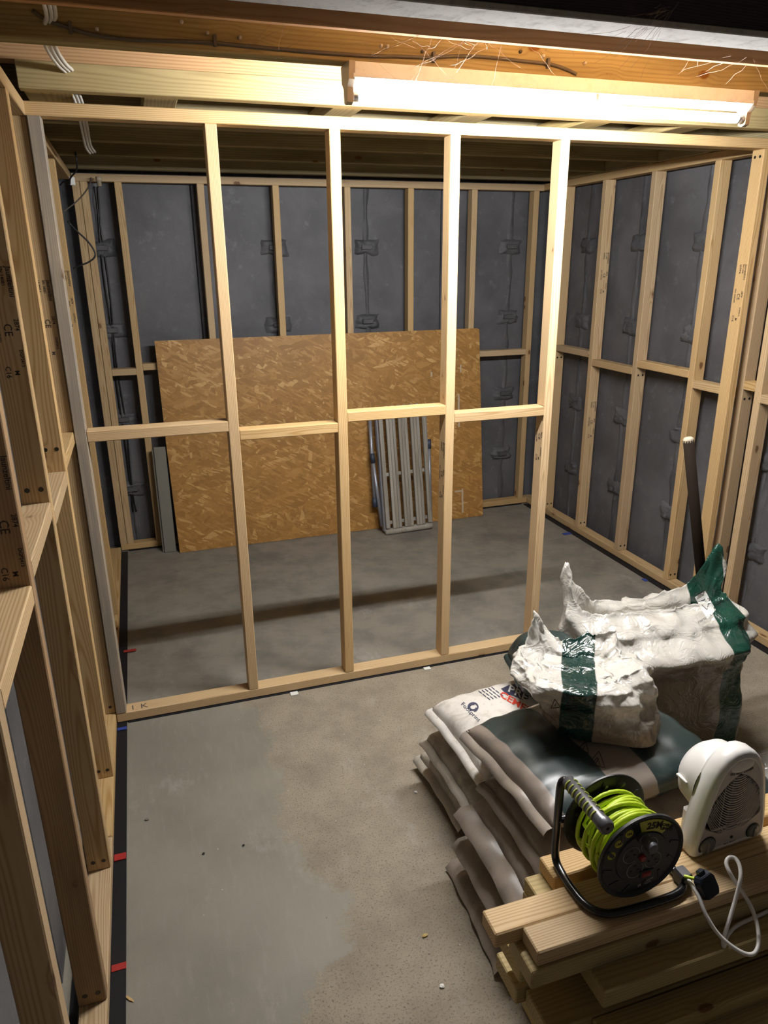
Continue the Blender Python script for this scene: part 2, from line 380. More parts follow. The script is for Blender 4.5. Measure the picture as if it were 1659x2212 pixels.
def wall(name, axis, plane, thick, edges, z1=ZD):
    """concrete-panel wall: one panel per bay, recessed joints, lumpy patched clips along each joint"""
    core = {1: ((WL-.3, plane+.03, 0), (WR+.3, plane+.16, z1)), 0: None}[axis] if axis == 1 else \
        (((plane-.16, YF, 0), (plane-.03, WB+.3, z1)) if plane < 0 else ((plane+.03, YF, 0), (plane+.16, WB+.3, z1)))
    w = struct(box(name, *core, 'wall_grey_paint', bev=0))
    for a, b in zip(edges, edges[1:]):
        g = .002
        if axis == 1: pa, pb = (a+g, plane, .0), (b-g, plane+.03, z1)
        elif plane < 0: pa, pb = (plane-.03, a+g, .0), (plane, b-g, z1)
        else: pa, pb = (plane, a+g, .0), (plane+.03, b-g, z1)
        box('panel', pa, pb, 'wall_grey_paint', w, bev=.004)
    return w
def lump(name, c, s, axis, seed, mat, parent, back):
    """rough blob of filler on a wall; axis = wall normal axis, back = sign of the normal into the room"""
    bm = bmesh.new(); bmesh.ops.create_grid(bm, x_segments=12, y_segments=10, size=.5)
    for v in bm.verts:
        u, w = v.co.x, v.co.y; e = max(0., 1-max(abs(u), abs(w))*2)
        h = min(1, e*3.5)*s[2]*(.55+.9*abs(noise.noise(Vector((u*5+seed, w*5, seed*.7)))))
        ju = noise.noise(Vector((u*3, w*3, seed)))*.16; jw = noise.noise(Vector((u*3, w*3, seed+9)))*.16
        uu, ww = (u+ju)*s[0], (w+jw)*s[1]
        v.co = Vector((uu, back*(h+.0005), ww)) if axis == 1 else Vector((back*(h+.0005), uu, ww))
        v.co += Vector(c)
    return link(name, bm_mesh(bm, name, True), mat, parent)
def joint_fill(name, u, plane, axis, seed, parent, back, z0=.02, z1=2.2):
    """irregular ridge of filler smeared up a joint"""
    bm = bmesh.new(); rows = []
    for i in range(90):
        z = z0+(z1-z0)*i/89; row = []
        w = .012+.018*max(0, noise.noise(Vector((seed, z*9, 0)))+.2); sh = .012*noise.noise(Vector((seed+4, z*6, 1)))
        for k in range(5):
            q = (k/4-.5)*2; h = (1-q*q)*.006*(.4+max(0, .6+1.3*noise.noise(Vector((seed+q, z*30, 3)))))+.0004
            p = (u+sh+q*w, plane+back*h, z) if axis == 1 else (plane+back*h, u+sh+q*w, z)
            row.append(bm.verts.new(p))
        rows.append(row)
    for A, B in zip(rows, rows[1:]):
        for k in range(4): bm.faces.new((A[k], A[k+1], B[k+1], B[k]))
    return link(name, bm_mesh(bm, name, True), 'patch_paint', parent)
CLIPZ = (1.765, 1.32, .80, .365)
wb = wall('wall_back', 1, WB, .15, [-.5, 0., .51, .97, 1.54, 2.04, 2.533, 3.1])
wr = wall('wall_right', 0, WR, .15, [YF, -2.6, -2.1, -1.6, -1.1, -.6, -.10, .505, 1.0, 1.497, 2.2])
wl = wall('wall_left', 0, WL, .15, [YF, -2.6, -2.1, -1.6, -1.1, -.6, -.1, .4, .9, 1.4, 2.2])
struct(box('wall_front', (WL-.3, YF-.12, 0), (WR+.3, YF, ZD), 'wall_grey_paint', bev=0))
i = 0
for x in (0., .97, 1.54, 2.533):
    joint_fill('joint_filler', x, WB, 1, x*7+1, wb, -1)
    for z in CLIPZ:
        i += 1; lump('clip_patch', (x, WB, z), (.15, .09, .022), 1, i*3.7, 'patch_paint', wb, -1)
        if x != 1.0:
            c = box('panel_clip', (x-.035, WB-.030, z-.012), (x+.035, WB-.012, z+.016), 'patch_paint', wb, .003)
for y in (-.10, .505, 1.0, 1.497):
    joint_fill('joint_filler', y, WR, 0, y*5+2, wr, -1)
    for z in CLIPZ:
        i += 1; lump('clip_patch', (WR, y, z), (.14, .09, .022), 0, i*2.3, 'patch_paint', wr, -1)
for x, z in ((1.256, 2.05),):
    lathe('fixing_hole', [(.008, 0), (.006, -.002), (0, -.003)], 'patch_paint', wb, 10, Matrix.Translation((x, WB-.0006, z)) @ Matrix.Rotation(math.pi/2, 4, 'X'))

# ---- joists: children of the ceiling
def joist(a, b, mat, axis=0, name='joist'): return timber(name, a, b, axis, mat, ceiling, .002)
JX0, JX1 = WL-.05, WR+.05
joist((JX0, -1.085, 2.165), (JX1, -1.0, ZD), 'wood_stained_dark')
je = joist((.25, -1.087, 2.153), (JX1, -.995, 2.166), 'painted_white_dusty', name='joist_edge_lining')
joist((JX0, -.865, 2.160), (JX1, -.845, ZD), 'wood_red_joist')
cj = joist((JX0, -.597, 2.160), (JX1, -.545, ZD), 'wood_old_joist')
joist((JX0, -.062, 2.232), (JX1, .0, ZD), 'wood_tan_board')
nb = joist((-.105, -.066, 2.160), (JX1, -.019, 2.231), 'wood_treated', name='new_bearer')
for y in (.36, .76, 1.21, 1.72):
    joist((JX0, y, 2.143), (JX1, y+.05, ZD), 'wood_old_joist')
timber('bearer', (JX0, 1.83, 2.155), (JX1, 1.87, 2.20), 0, 'wood_old_joist', ceiling)
for x0, x1 in ((-.098, .035), (.235, .335), (.825, .925), (1.30, 1.40), (1.78, 1.88), (2.2, 2.30)):
    joist((x0, -.018, 2.161), (x1, .358, 2.205), 'wood_treated', 1, 'packing_batten')
for y0, y1 in ((.81, 1.21), (1.26, 1.72), (.41, .76), (.0, .36)):
    joist((WR-.12, y0, 2.14), (WR-.075, y1, 2.24), 'wood_old_joist', 1, 'joist_noggin')

# ---- timber stud frames
SC = None
def screw(parent, p, nrm):
    """countersunk screw head, child of a stud; p world point, nrm world normal"""
    global SC
    if SC is None:
        bm = bmesh.new(); lathe_bm(bm, [(.0062, .0002), (.0045, .0006), (.002, .0003), (0, .0003)], 9); SC = bm_mesh(bm, 'screw'); SC.materials.append(MAT['screw_dark'])
    o = bpy.data.objects.new('screw', SC); COL.objects.link(o)
    q = Vector(nrm).to_track_quat('Z', 'Y').to_matrix().to_4x4(); q.translation = Vector(p)+Vector(nrm)*.0002
    return place(o, q, parent)
def stamp(parent, origin, xdir, ydir, s=1.):
    """grading stamp printed along a stud: text runs along xdir"""
    rows = [('Jaunzeltini', 0, .021, .0165), ('EN 14081', 0, .008, .0105), ('WPPA', 0, -.011, .015),
            ('2874', .115, .021, .0135), ('CE', .125, -.002, .024), ('DRY GRADED', .105, -.019, .010),
            ('DGP2413', .185, .022, .010), ('M', .232, .005, .015), ('C16', .222, -.014, .0165)]
    for body, u, v, sz in rows:
        me = text_mesh(body, sz*s, bold=.0002); me.materials.append(MAT['ink'])
        o = bpy.data.objects.new('grading_stamp', me); COL.objects.link(o)
        x, y = Vector(xdir), Vector(ydir)
        place(o, frame_mat(Vector(origin)+x*u*s+y*v*s+x.cross(y)*.0004, x, y), parent)

# the new cross partition
pf = thing('stud_partition', (.8, .03, 0), 'pale new timber stud partition with a doorway gap crossing the room', 'partition')
FZ = .006
timber('bottom_plate', (XL+.002, 0, FZ), (1.728, D, FZ+T), 0, 'wood_pine', pf)
timber('top_plate', (-.108, 0, 2.102), (2.70, D, 2.140), 0, 'wood_pine', pf)
S0 = timber('end_stud', (-.101, -.001, FZ+T), (-.063, D, 2.102), 2, 'wood_weathered', pf); S0['label'] = 'weathered grey end stud'
SX = [.448, .852, 1.288, 1.726]
studs = [timber('stud', (x-T, 0, FZ+T), (x, D, 2.102), 2, 'wood_pine', pf) for x in SX]
st4b = timber('stud', (1.726-2*T-.001, .012, FZ+T), (1.726-T-.001, D+.006, 1.10), 2, 'wood_weathered', pf) if False else None
dst = timber('door_stud', (2.620, 0, FZ+T), (2.658, D, 2.102), 2, 'wood_pine', pf)
for (x0, x1), zt in zip([(-.063, SX[0]-T), (SX[0], SX[1]-T), (SX[1], SX[2]-T), (SX[2], SX[3]-T)], (1.152, 1.116, 1.153, 1.118)):
    timber('noggin', (x0, 0, zt-T), (x1, D, zt), 0, 'wood_pine', pf)
for z in (2.075,):
    for y in (.018, .045): screw(dst, (2.620, y, z), (-1, 0, 0))
stamp(dst, (2.620, .032, 1.66), (0, 0, -1), (0, -1, 0), .95)
stamp(studs[2], (SX[2]-T, .032, 1.0), (0, 0, -1), (0, -1, 0), .95)
stamp(studs[3], (SX[3]-T, .032, 1.12), (0, 0, -1), (0, -1, 0), .95)
for body, x in (('I', -.045), ('K', -.012)):   # carpenter's pencil marks on the plate
    me = text_mesh(body, .045, extrude=.0001); me.materials.append(MAT['pencil'])
    o = bpy.data.objects.new('pencil_mark', me); COL.objects.link(o); place(o, frame_mat((x, .012, FZ+T+.0003), (1, .1, 0), (0, 1, 0)), pf)

# frame in front of the left wall
lf = thing('stud_frame', (XL-.03, -.8, 0), 'stud wall frame with stamped studs standing over a black floor strip', 'stud frame')
timber('bottom_plate', (XL-D, -.66, FZ), (XL, 1.84, FZ+T), 1, 'wood_pine', lf)
timber('bottom_plate', (XL-D, YF+.05, FZ), (XL, -.662, FZ+T), 1, 'wood_pine', lf)
timber('top_plate', (XL-D, YF+.05, 2.102), (XL, 1.84, 2.140), 1, 'wood_pine', lf)
LY = [0.012, -.375, -.79, -1.21, -1.62, -2.03, -2.44]
ls = []
for k, y in enumerate(LY):
    s = timber('stud', (XL-D, y, FZ+T), (XL, y+T, 2.102), 2, 'wood_pine_brown' if k == 3 else 'wood_pine', lf); ls.append(s)
    for dx in (.017, .045): screw(s, (XL-dx, y, FZ+T+.03), (0, -1, 0))
    for dx in (.016, .046):
        if k in (1, 2): screw(s, (XL-dx, y, 1.185+.0*k), (0, -1, 0))
for k in range(len(LY)-1):
    zt = (1.152, 1.118)[k % 2]
    timber('noggin', (XL-D, LY[k+1]+T, zt-T), (XL, LY[k], zt), 1, 'wood_pine', lf)
fs = timber('stud', (XL-D, .895, FZ+T), (XL, .895+T, 2.09), 2, 'wood_pine', lf)
timber('stud', (XL-D, .45, FZ+T), (XL, .45+T, 2.09), 2, 'wood_pine', lf)
for k, z in ((0, 1.64), (2, 1.685), (3, 1.37)):
    stamp(ls[k], (XL-.033, LY[k], z), (0, 0, -1), (1, 0, 0), .95)
stamp(fs, (XL-.033, .895, 1.66), (0, 0, -1), (1, 0, 0), .95)

# frame in front of the back wall
bf = thing('stud_frame', (1.3, YB+.03, 0), 'stud wall frame behind the flake board sheet and folded platform', 'stud frame')
timber('bottom_plate', (XL+.0, YB, FZ), (XR-.001, YB+D, FZ+T), 0, 'wood_pine', bf)
timber('top_plate', (XL+.0, YB, 2.098), (XR-.001, YB+D, 2.136), 0, 'wood_pine', bf)
BXs = [(-.104, -.066), (-.064, -.026), (.108, .146), (.538, .576), (.957, .995), (1.381, 1.419), (1.779, 1.817), (2.201, 2.239), (2.633, 2.671)]
for x0, x1 in BXs: timber('stud', (x0, YB, FZ+T), (x1, YB+D, 2.098), 2, 'wood_pine', bf)
for k, ((_, a), (b, _)) in enumerate(zip(BXs[1:], BXs[2:])):
    zt = 1.112 if k in (0, 2, 4, 6) else 1.150
    if k == 1: zt = 1.135
    timber('noggin', (a, YB, zt-T), (b, YB+D, zt), 0, 'wood_pine', bf)

# frame in front of the right wall
rf = thing('stud_frame', (XR+.03, .5, 0), 'stud wall frame with blue packers along its foot beside the doorway', 'stud frame')
timber('bottom_plate', (XR, YF+.05, FZ), (XR+D, YB+D, FZ+T), 1, 'wood_pine', rf)
timber('top_plate', (XR, YF+.05, 2.102), (XR+D, YB+D, 2.140), 1, 'wood_pine', rf)
RY = [1.70, 1.205, .779, .334, .008, -.10, -.50, -.92]
rs = []
RY = [1.755, 1.62, 1.205, .779, .334, .010, -.095, -.51, -.93]
for k, y in enumerate(RY):
    s = timber('stud', (XR, y, FZ+T), (XR+D, y+T, 2.102), 2, 'wood_pine', rf); rs.append(s)
    for dx in (.017, .045):
        screw(s, (XR+dx, y, FZ+T+.03), (0, -1, 0)); screw(s, (XR+dx, y, 1.08), (0, -1, 0))
for k in range(1, len(RY)-1):
    zt = (1.118, 1.162)[k % 2]
    if RY[k]-RY[k+1] > .08: timber('noggin', (XR, RY[k+1]+T, zt-T), (XR+D, RY[k], zt), 1, 'wood_pine', rf)
stamp(rs[2], (XR+.030, RY[2], 1.72), (0, 0, -1), (1, 0, 0), .9)
stamp(rs[2], (XR+.030, RY[2], .86), (0, 0, -1), (1, 0, 0), .9)

# ---- damp-proof strips and packers under the plates
def strip(name, a, b, label):
    tag(box(name, a, b, 'membrane_black', bev=.0008), label, 'membrane')
strip('membrane_strip', (XL-.09, YF+.1, .0003), (-.066, 1.86, .005), 'black damp-proof strip lying along the foot of the stamped stud frame')
strip('membrane_strip', (-.06, -.006, .0003), (1.735, D+.008, .005), 'black damp-proof strip under the cross partition plate')
strip('membrane_strip', (-.06, YB-.010, .0003), (2.66, YB+D+.01, .005), 'black damp-proof strip under the plate behind the flake board')
strip('membrane_strip', (2.668, YF+.1, .0003), (XR+D+.005, YB-.02, .005), 'black damp-proof strip under the plate beside the doorway')
PK = 'flat plastic packers at the plates'
def packer(x, y, sx, sy, mat, label, z=.0055, h=.004):
    o = box('packer', (x-sx/2, y-sy/2, z), (x+sx/2, y+sy/2, z+h), mat, bev=.0008); tag(o, label, 'packer', PK)
packer(-.084, -.716, .034, .026, 'packer_red', 'bright red packer lying across the black strip near the sawdust')
packer(-.055, .567, .055, .018, 'packer_red', 'red packer poking past the black strip behind the partition')
packer(-.083, -1.095, .036, .02, 'packer_red', 'dark red packer on the black strip next to a wood splinter', h=.0015)
packer(-.084, -.047, .034, .016, 'packer_blue', 'blue packer on the black strip at the partition corner')
packer(2.648, 1.228, .07, .03, 'packer_blue', 'blue packer at the frame foot nearest the far corner', .0005)
packer(2.672, .453, .05, .03, 'packer_blue', 'blue packer at the frame foot inside the doorway', .0005)
packer(2.668, -.15, .07, .04, 'packer_blue', 'blue packer beside the large open sack', .0005)
packer(.589, -.018, .032, .024, 'packer_white', 'white packer under the partition plate between its first two inner studs', .0005)
packer(1.179, -.014, .030, .022, 'packer_white', 'white packer under the partition plate by the third inner stud', .0005)

# ------------------------------------------------------------------ fluorescent fitting
FX0, FX1, FY, FZT = .722, 1.972, -.578, 2.0895
ff = thing('fluorescent_fitting', ((FX0+FX1)/2, FY, 2.16), 'lit fluorescent batten light screwed under an old joist', 'light fitting')
def extr_x(name, prof, x0, x1, mat, parent):
    bm = bmesh.new(); A = [bm.verts.new((x0, y, z)) for y, z in prof]; B = [bm.verts.new((x1, y, z)) for y, z in prof]; n = len(prof)
    for k in range(n): bm.faces.new((A[k], A[(k+1) % n], B[(k+1) % n], B[k]))
    bm.faces.new(A[::-1]); bm.faces.new(B)
    o = link(name, bm_mesh(bm, name), mat); return place(o, Matrix(), parent)
extr_x('housing', [(FY-.036, 2.159), (FY+.036, 2.159), (FY+.036, 2.128), (FY+.014, 2.112), (FY-.014, 2.112), (FY-.036, 2.124)], FX0, FX1, 'steel_enamel_dusty', ff)
for x0, x1 in ((FX0-.012, FX0+.004), (FX1-.004, FX1+.012)):
    extr_x('end_cap', [(FY-.040, 2.1595), (FY+.040, 2.1595), (FY+.034, 2.12), (FY+.017, 2.105), (FY+.014, 2.072), (FY, 2.067), (FY-.014, 2.072), (FY-.017, 2.105), (FY-.034, 2.12)], x0, x1, 'fitting_grey', ff)
RX = Matrix.Rotation(math.pi/2, 4, 'Y')
tu = lathe('tube', [(0, 0), (.0125, 0), (.013, .002), (.013, FX1-FX0-.052), (.0125, FX1-FX0-.05), (0, FX1-FX0-.05)], 'tube_glow', None, 20); place(tu, Matrix.Translation((FX0+.025, FY, FZT)) @ RX, ff)
for x in (FX0+.006, FX1-.026):
    c = lathe('tube_cap', [(0, 0), (.0128, 0), (.0135, .002), (.0135, .019), (0, .0195)], 'tube_cap_metal', None, 20); place(c, Matrix.Translation((x, FY, FZT)) @ RX, ff)
c = lathe('starter', [(0, 0), (.010, 0), (.010, -.012), (.007, -.016), (0, -.016)], 'packer_white', None, 16); place(c, Matrix.Translation((1.43, FY-.026, 2.122)), ff)

# ================================================================== LARGE OBJECTS
# flake board sheet leaning on the back frame
b0, b1 = Vector((.238, 1.733, .004)), Vector((2.284, 1.733, .004)); lean = math.atan2(.128, 1.262); OH, OT = 1.268, .011
ob = thing('flake_board', ((b0.x+b1.x)/2, 1.733, .002), 'large orange-brown flake board sheet leaning on its long edge', 'board', rot=(-lean, 0, 0))
ow = b1.x-b0.x
bm = bmesh.new(); prof = [(-ow/2, 0), (ow/2-.006, 0), (ow/2, .012), (ow/2-.014, OH-.01), (ow/2-.03, OH), (-ow/2-.012, OH), (-ow/2-.010, OH*.5)]
A = [bm.verts.new((x, z, 0)) for x, z in prof]; f = bm.faces.new(A); ex = bmesh.ops.extrude_face_region(bm, geom=[f])
for v in [g for g in ex['geom'] if isinstance(g, bmesh.types.BMVert)]: v.co.z = -OT
sh = link('sheet', bm_mesh(bm, 'sheet'), 'osb_flakes', ob); sh.rotation_euler = (math.pi/2, 0, 0)
for (px, py, h, w) in ((996, 890, .22, .012), (1004, 800, .05, .010), (940, 812, .03, .012), (996, 1080, .17, .012), (988, 1060, .012, .05)):
    c = P(px, py, 1, 1.77); u = c.x-ob.location.x; v = c.z/math.cos(lean)
    bm = bmesh.new(); bmesh.ops.create_grid(bm, x_segments=3, y_segments=14, size=.5)
    for q in bm.verts:
        q.co = Vector((u+(q.co.x+.5*noise.noise(Vector((q.co.y*9, px*.01, 0))))*w, -.0006, v+q.co.y*h))
    link('chalk_mark', bm_mesh(bm, 'chalk_mark'), 'chalk', ob)
# narrow cement board beside it
cb = thing('cement_board', (.190, 1.765, .002), 'narrow grey cement board offcut leaning next to the flake board', 'board', rot=(-.06, 0, math.radians(-4)))
bm = bmesh.new(); box_bm(bm, (-.040, 0, 0), (.028, .010, .655), .002); link('outer_board', bm_mesh(bm, 'outer_board'), 'cement_board', cb)
bm = bmesh.new(); box_bm(bm, (-.052, .012, 0), (.024, .022, .64), .002); link('inner_board', bm_mesh(bm, 'inner_board'), 'cement_board', cb)

# folded hop-up platform leaning on the flake board
hp = thing('folding_platform', (1.690, 1.585, .0), 'folded step platform with worn grey slats and aluminium legs', 'platform', rot=(-.135, math.radians(-1.2), math.radians(1)))
HW, HL = .318, .835
def loc_box(name, a, b, mat, parent, bev=.002):
    bm = bmesh.new(); box_bm(bm, a, b, bev); return link(name, bm_mesh(bm, name), mat, parent)
def loc_timber(name, a, b, mat, parent, bev=.002):
    a, b = Vector(a), Vector(b); s = b-a
    return link(name, box_mesh((s.x, s.y, s.z), bev, mat), None, parent, (a+b)/2)
xs = -HW/2
for k, w in enumerate((.026, .062, .062, .062, .026)):
    if k in (0, 4): loc_timber('slat', (xs, .0, .05), (xs+w, .018, HL-.01), 'wood_grey_slat', hp)
    else:
        for j in range(3):
            loc_timber('slat', (xs+j*w/3+.0006, .0, .046), (xs+(j+1)*w/3-.0006, .018, HL-.006*(j % 2)), 'wood_grey_slat', hp, .0015)
    xs += w+.020
for z in (.085, .40, .79): loc_timber('cross_batten', (-HW/2+.004, .019, z-.011), (HW/2-.004, .035, z+.011), 'wood_grey_slat', hp)
c = lathe('nose_bar', [(0, -HW/2-.004), (.020, -HW/2-.004), (.022, -HW/2+.006), (.022, HW/2-.006), (.020, HW/2+.004), (0, HW/2+.004)], 'wood_grey_slat', hp, 14, Matrix.Translation((0, .022, .026)) @ RX)
for sx in (-1, 1):
    loc_box('side_rail', (sx*(HW/2+.006)-.006, .020, .03), (sx*(HW/2+.006)+.006, .055, HL-.02), 'aluminium', hp)
def leg(p0, p1, foot):
    o = tube('leg', [p0, p1], .012, 'aluminium', hp, sub=1, n=8); 
    d = (Vector(p1)-Vector(p0)).normalized(); e = Vector(foot)
    f = tube('rubber_foot', [e-d*.03, e+d*.03], .0165, 'rubber_blue', hp, sub=1, n=8); return o
leg((-HW/2-.045, .075, .22), (-HW/2-.030, .085, .80), (-HW/2-.045, .075, .22))
leg((-HW/2-.012, .060, .06), (-HW/2-.040, .062, .50), (-HW/2-.040, .062, .51))
leg((HW/2+.014, .060, .06), (HW/2+.034, .062, .55), (HW/2+.034, .062, .56))

# ---- stacked timber in the corner of the picture
TG = 'lengths of timber piled on the floor'
def board(a, b, mat, label):
    o = timber('timber_length', a, b, 0, mat, None, .003); tag(o, label, 'timber', TG); return o
board((.687, -1.6275, .372), (2.50, -1.5645, .410), 'wood_pine', 'pale planed stud length with a split knot at its end')
board((.747, -1.6905, .372), (2.56, -1.628, .410), 'wood_pine', 'pale planed stud length with bold grain lines under the cable reel')
board((.872, -1.540, .372), (2.45, -1.475, .410), 'wood_pine', 'pale planed stud length under the back of the fan heater')
board((.832, -1.546, .334), (2.40, -1.483, .3715), 'wood_treated', 'greenish length peeping out under the stud length behind the cable reel')
board((.732, -1.698, .3255), (2.45, -1.602, .3715), 'wood_treated', 'treated length tucked under the two pale stud lengths')
board((.90, -1.600, .3255), (2.45, -1.550, .3715), 'wood_treated', 'treated length hidden under the split-knot stud length')
board((.868, -1.748, .279), (2.60, -1.651+0.0, .325) if False else (2.60, -1.651, .325), 'wood_treated', 'wide treated board with torn grain, under the white flex')
board((.737, -1.648, .279), (2.45, -1.552, .325), 'wood_treated', 'treated board sticking out below the pale stud lengths')
board((.83, -1.549, .279), (2.45, -1.483, .3335), 'wood_treated', 'deep treated length supporting the greenish one')
H = .0462
rows = [  # z layer, list of (x0, y_front, y_back)
    (4.*H+.046, [(.765, -1.724, -1.628), (.862, -1.786, -1.727), (.745, -1.624, -1.530), (.84, -1.526, -1.475)]),
    (4.*H, [(.80, -1.735, -1.64), (.885, -1.835, -1.738), (.79, -1.636, -1.54), (.83, -1.536, -1.465)]),
    (3.*H, [(.825, -1.74, -1.645), (.87, -1.842, -1.744), (.80, -1.641, -1.545), (.83, -1.541, -1.465)]),
    (2.*H, [(.81, -1.73, -1.635), (.90, -1.86, -1.735), (.815, -1.631, -1.535), (.84, -1.531, -1.465)]),
    (1.*H, [(.84, -1.74, -1.645), (.92, -1.875, -1.745), (.833, -1.641, -1.545), (.85, -1.541, -1.465)])]
for zi, (zt, rr) in enumerate(rows):
    h = H if zi else .046
    for (x0, yf, yb), pos in zip(rr, ('second from the open edge', 'along the open edge', 'third from the open edge', 'against the sand sacks')):
        crs = ('fifth', 'fourth', 'third', 'second', 'bottom')[zi]
        board((x0, yf, zt-h+.0006), (2.5+random.uniform(-.1, .15), yb, zt-.0004), 'wood_treated', 'rough treated board in the %s course of the timber pile, %s' % (crs, pos))

# ================================================================== SACKS
def lying_sack(name, c, L, Wd, Ht, mat, label, seed, rot=0., tilt=(0, 0), fin=.022, group=None, ext=None, mats=None, puff=.40):
    """filled sack lying flat: c = centre of its underside. Pillow shape with sealed end fins and seam wrinkles"""
    root = thing(name, c, label, 'sack', group, rot=(tilt[0], tilt[1], rot))
    bm = bmesh.new(); nu, nv = 56, 36; hs = Ht*.42
    def prof(u, v): return max(0., (1-abs(u)**3.4))**puff*max(0., (1-abs(v)**3.0))**puff
    grid = {}
    for side in (1, -1):
        for i in range(nu+1):
            for j in range(nv+1):
                u, v = -1+2*i/nu, -1+2*j/nv
                edge = (i in (0, nu)) or (j in (0, nv))
                if edge and side == -1: grid[(side, i, j)] = grid[(1, i, j)]; continue
                p = prof(u, v)
                pin = 1-.045*abs(v)**2*0-.05*(abs(u)**6)*(1-abs(v)**2)*0
                x = u*L/2*(1-.035*(1-abs(u)**2)*0)*(1-.03*(1-v*v)*abs(u)**4); y = v*Wd/2*(1-.05*(1-u*u)*0-.06*(1-abs(u))*0)*(1-.04*abs(u)**6)
                n1 = noise.noise(Vector((x*7+seed, y*7, seed*1.3+side))); n2 = noise.noise(Vector((x*20, y*20+seed, side*3.+seed)))
                wr = math.sin(v*17+seed+3*n1)*math.exp(-(1-abs(u))*9)+.8*math.sin(u*23+seed*2+3*n1)*math.exp(-(1-abs(v))*9)
                if side == 1: z = hs+(Ht-hs)*p*(1+.0*n1)+(.010*n1+.0035*n2)*p*(1 if p < .97 else .7)+.0045*wr*min(1, p*3)
                else: z = hs-hs*p+.0035*wr*min(1, p*3)+.002*n2*p
                if edge: z = hs+.003*math.sin(v*9+u*11+seed)+.002*n2
                z = max(0.0005, min(Ht, z) if side == 1 else z)
                grid[(side, i, j)] = bm.verts.new((x, y, z))
    for side in (1, -1):
        for i in range(nu):
            for j in range(nv):
                q = [grid[(side, i, j)], grid[(side, i+1, j)], grid[(side, i+1, j+1)], grid[(side, i, j+1)]]
                bm.faces.new(q if side == 1 else q[::-1])
    me = bm_mesh(bm, name, True); body = link('body', me, mat, root)
    # sealed fins at both ends
    for e in (-1, 1):
        if ext and e in ext: fl = ext[e]
        else: fl = fin
        bm = bmesh.new(); R = []
        for j in range(0, nv+1):
            v = -1+2*j/nv; n = noise.noise(Vector((v*3+seed, e, seed))); src = grid_co(me, L, Wd, e, v, hs, seed)
            a = src; b_ = src+Vector((e*fl*(.6+.1*n), 0, -.004+.005*n)); c_ = src+Vector((e*fl*(1+.15*n), 0, -.010+.009*n-.01*fl/.03))
            lst = []
            for p_ in (a-Vector((e*.006, 0, 0)), b_, c_): 
                p_.z = max(.002, p_.z); lst.append((p_+Vector((0, 0, .0012)), p_-Vector((0, 0, .0012))))
            R.append([(bm.verts.new(t_), bm.verts.new(u_)) for t_, u_ in lst])
        for X, Y in zip(R, R[1:]):
            for k in range(2):
                bm.faces.new((X[k][0], X[k+1][0], Y[k+1][0], Y[k][0])); bm.faces.new((X[k][1], Y[k][1], Y[k+1][1], X[k+1][1]))
            bm.faces.new((X[2][0], X[2][1], Y[2][1], Y[2][0]))
        link('sealed_end', bm_mesh(bm, 'sealed_end', True), (mats or mat), root)
    return root, body
def grid_co(me, L, Wd, e, v, hs, seed):
    x = e*L/2*(1-.03*(1-v*v)); y = v*Wd/2*(1-.04)
    n2 = noise.noise(Vector((x*20, y*20+seed, 3.+seed)))
    return Vector((x, y, hs+.003*math.sin(v*9+e*11+seed)+.002*n2))
SG1, SG2 = 'cement sacks in a stack', 'filled clear plastic sacks in a stack'
k1, k1b = lying_sack('cement_sack', (1.195, -.79, .001), .56, .38, .118, 'paper_cement_old', 'dusty cement sack at the bottom of the paper sack stack', 3.1, math.radians(2), group=SG1)
k2, k2b = lying_sack('cement_sack', (1.185, -.865, .119), .55, .39, .118, 'paper_cement_old', 'dusty cement sack in the middle of the paper sack stack', 5.7, math.radians(1), group=SG1)
k3, k3b = lying_sack('cement_sack', (1.20, -.872, .237), .54, .405, .116, 'paper_cement', 'white printed cement sack lying on top of the paper sack stack', 8.2, math.radians(2), group=SG1)
SL = 'dusty clear sack of sand in the stack under the dark green sack'
lying_sack('sand_sack', (1.145, -1.265, .001), .56, .37, .094, 'film_sand', 'clear sack of sand on the floor, its loose end splayed towards the bare concrete', 1.4, math.radians(-3), ext={-1: .055}, group=SG2, mats='film_sand_pale')
lying_sack('sand_sack', (1.150, -1.275, .095), .56, .35, .094, 'film_sand_pale', 'clear sack of sand with a glossy torn end, second up from the floor', 2.9, math.radians(-2), ext={-1: .05}, group=SG2)
lying_sack('sand_sack', (1.165, -1.262, .189), .56, .36, .093, 'film_sand_pale', 'clear sack of sand with a pale folded flap, third up from the floor', 4.4, math.radians(-1), ext={-1: .05}, group=SG2)
lying_sack('sand_sack', (1.195, -1.268, .282), .56, .35, .090, 'film_sand', 'brown clear sack of sand directly under the dark green printed sack', 6.6, math.radians(1), group=SG2)
banded('film_green_print', [(-.245, -.085), (.035, .35)], 0, (.24, .20, .165, 1), (.020, .034, .033, 1), (.13, .11, .09, 1), rough=.34)
gs, gsb = lying_sack('sand_sack', (1.205, -1.185, .373), .57, .43, .102, 'film_green_print', 'dark green printed sack of sand on top of the clear sack stack', 9.3, math.radians(5), group=SG2, mats='film_sand_pale')
lying_sack('sand_sack', (1.72, -1.21, .001), .46, .36, .115, 'film_dark', 'dark sack lying on the floor between the heater and the large open sack', 12.3, math.radians(3))

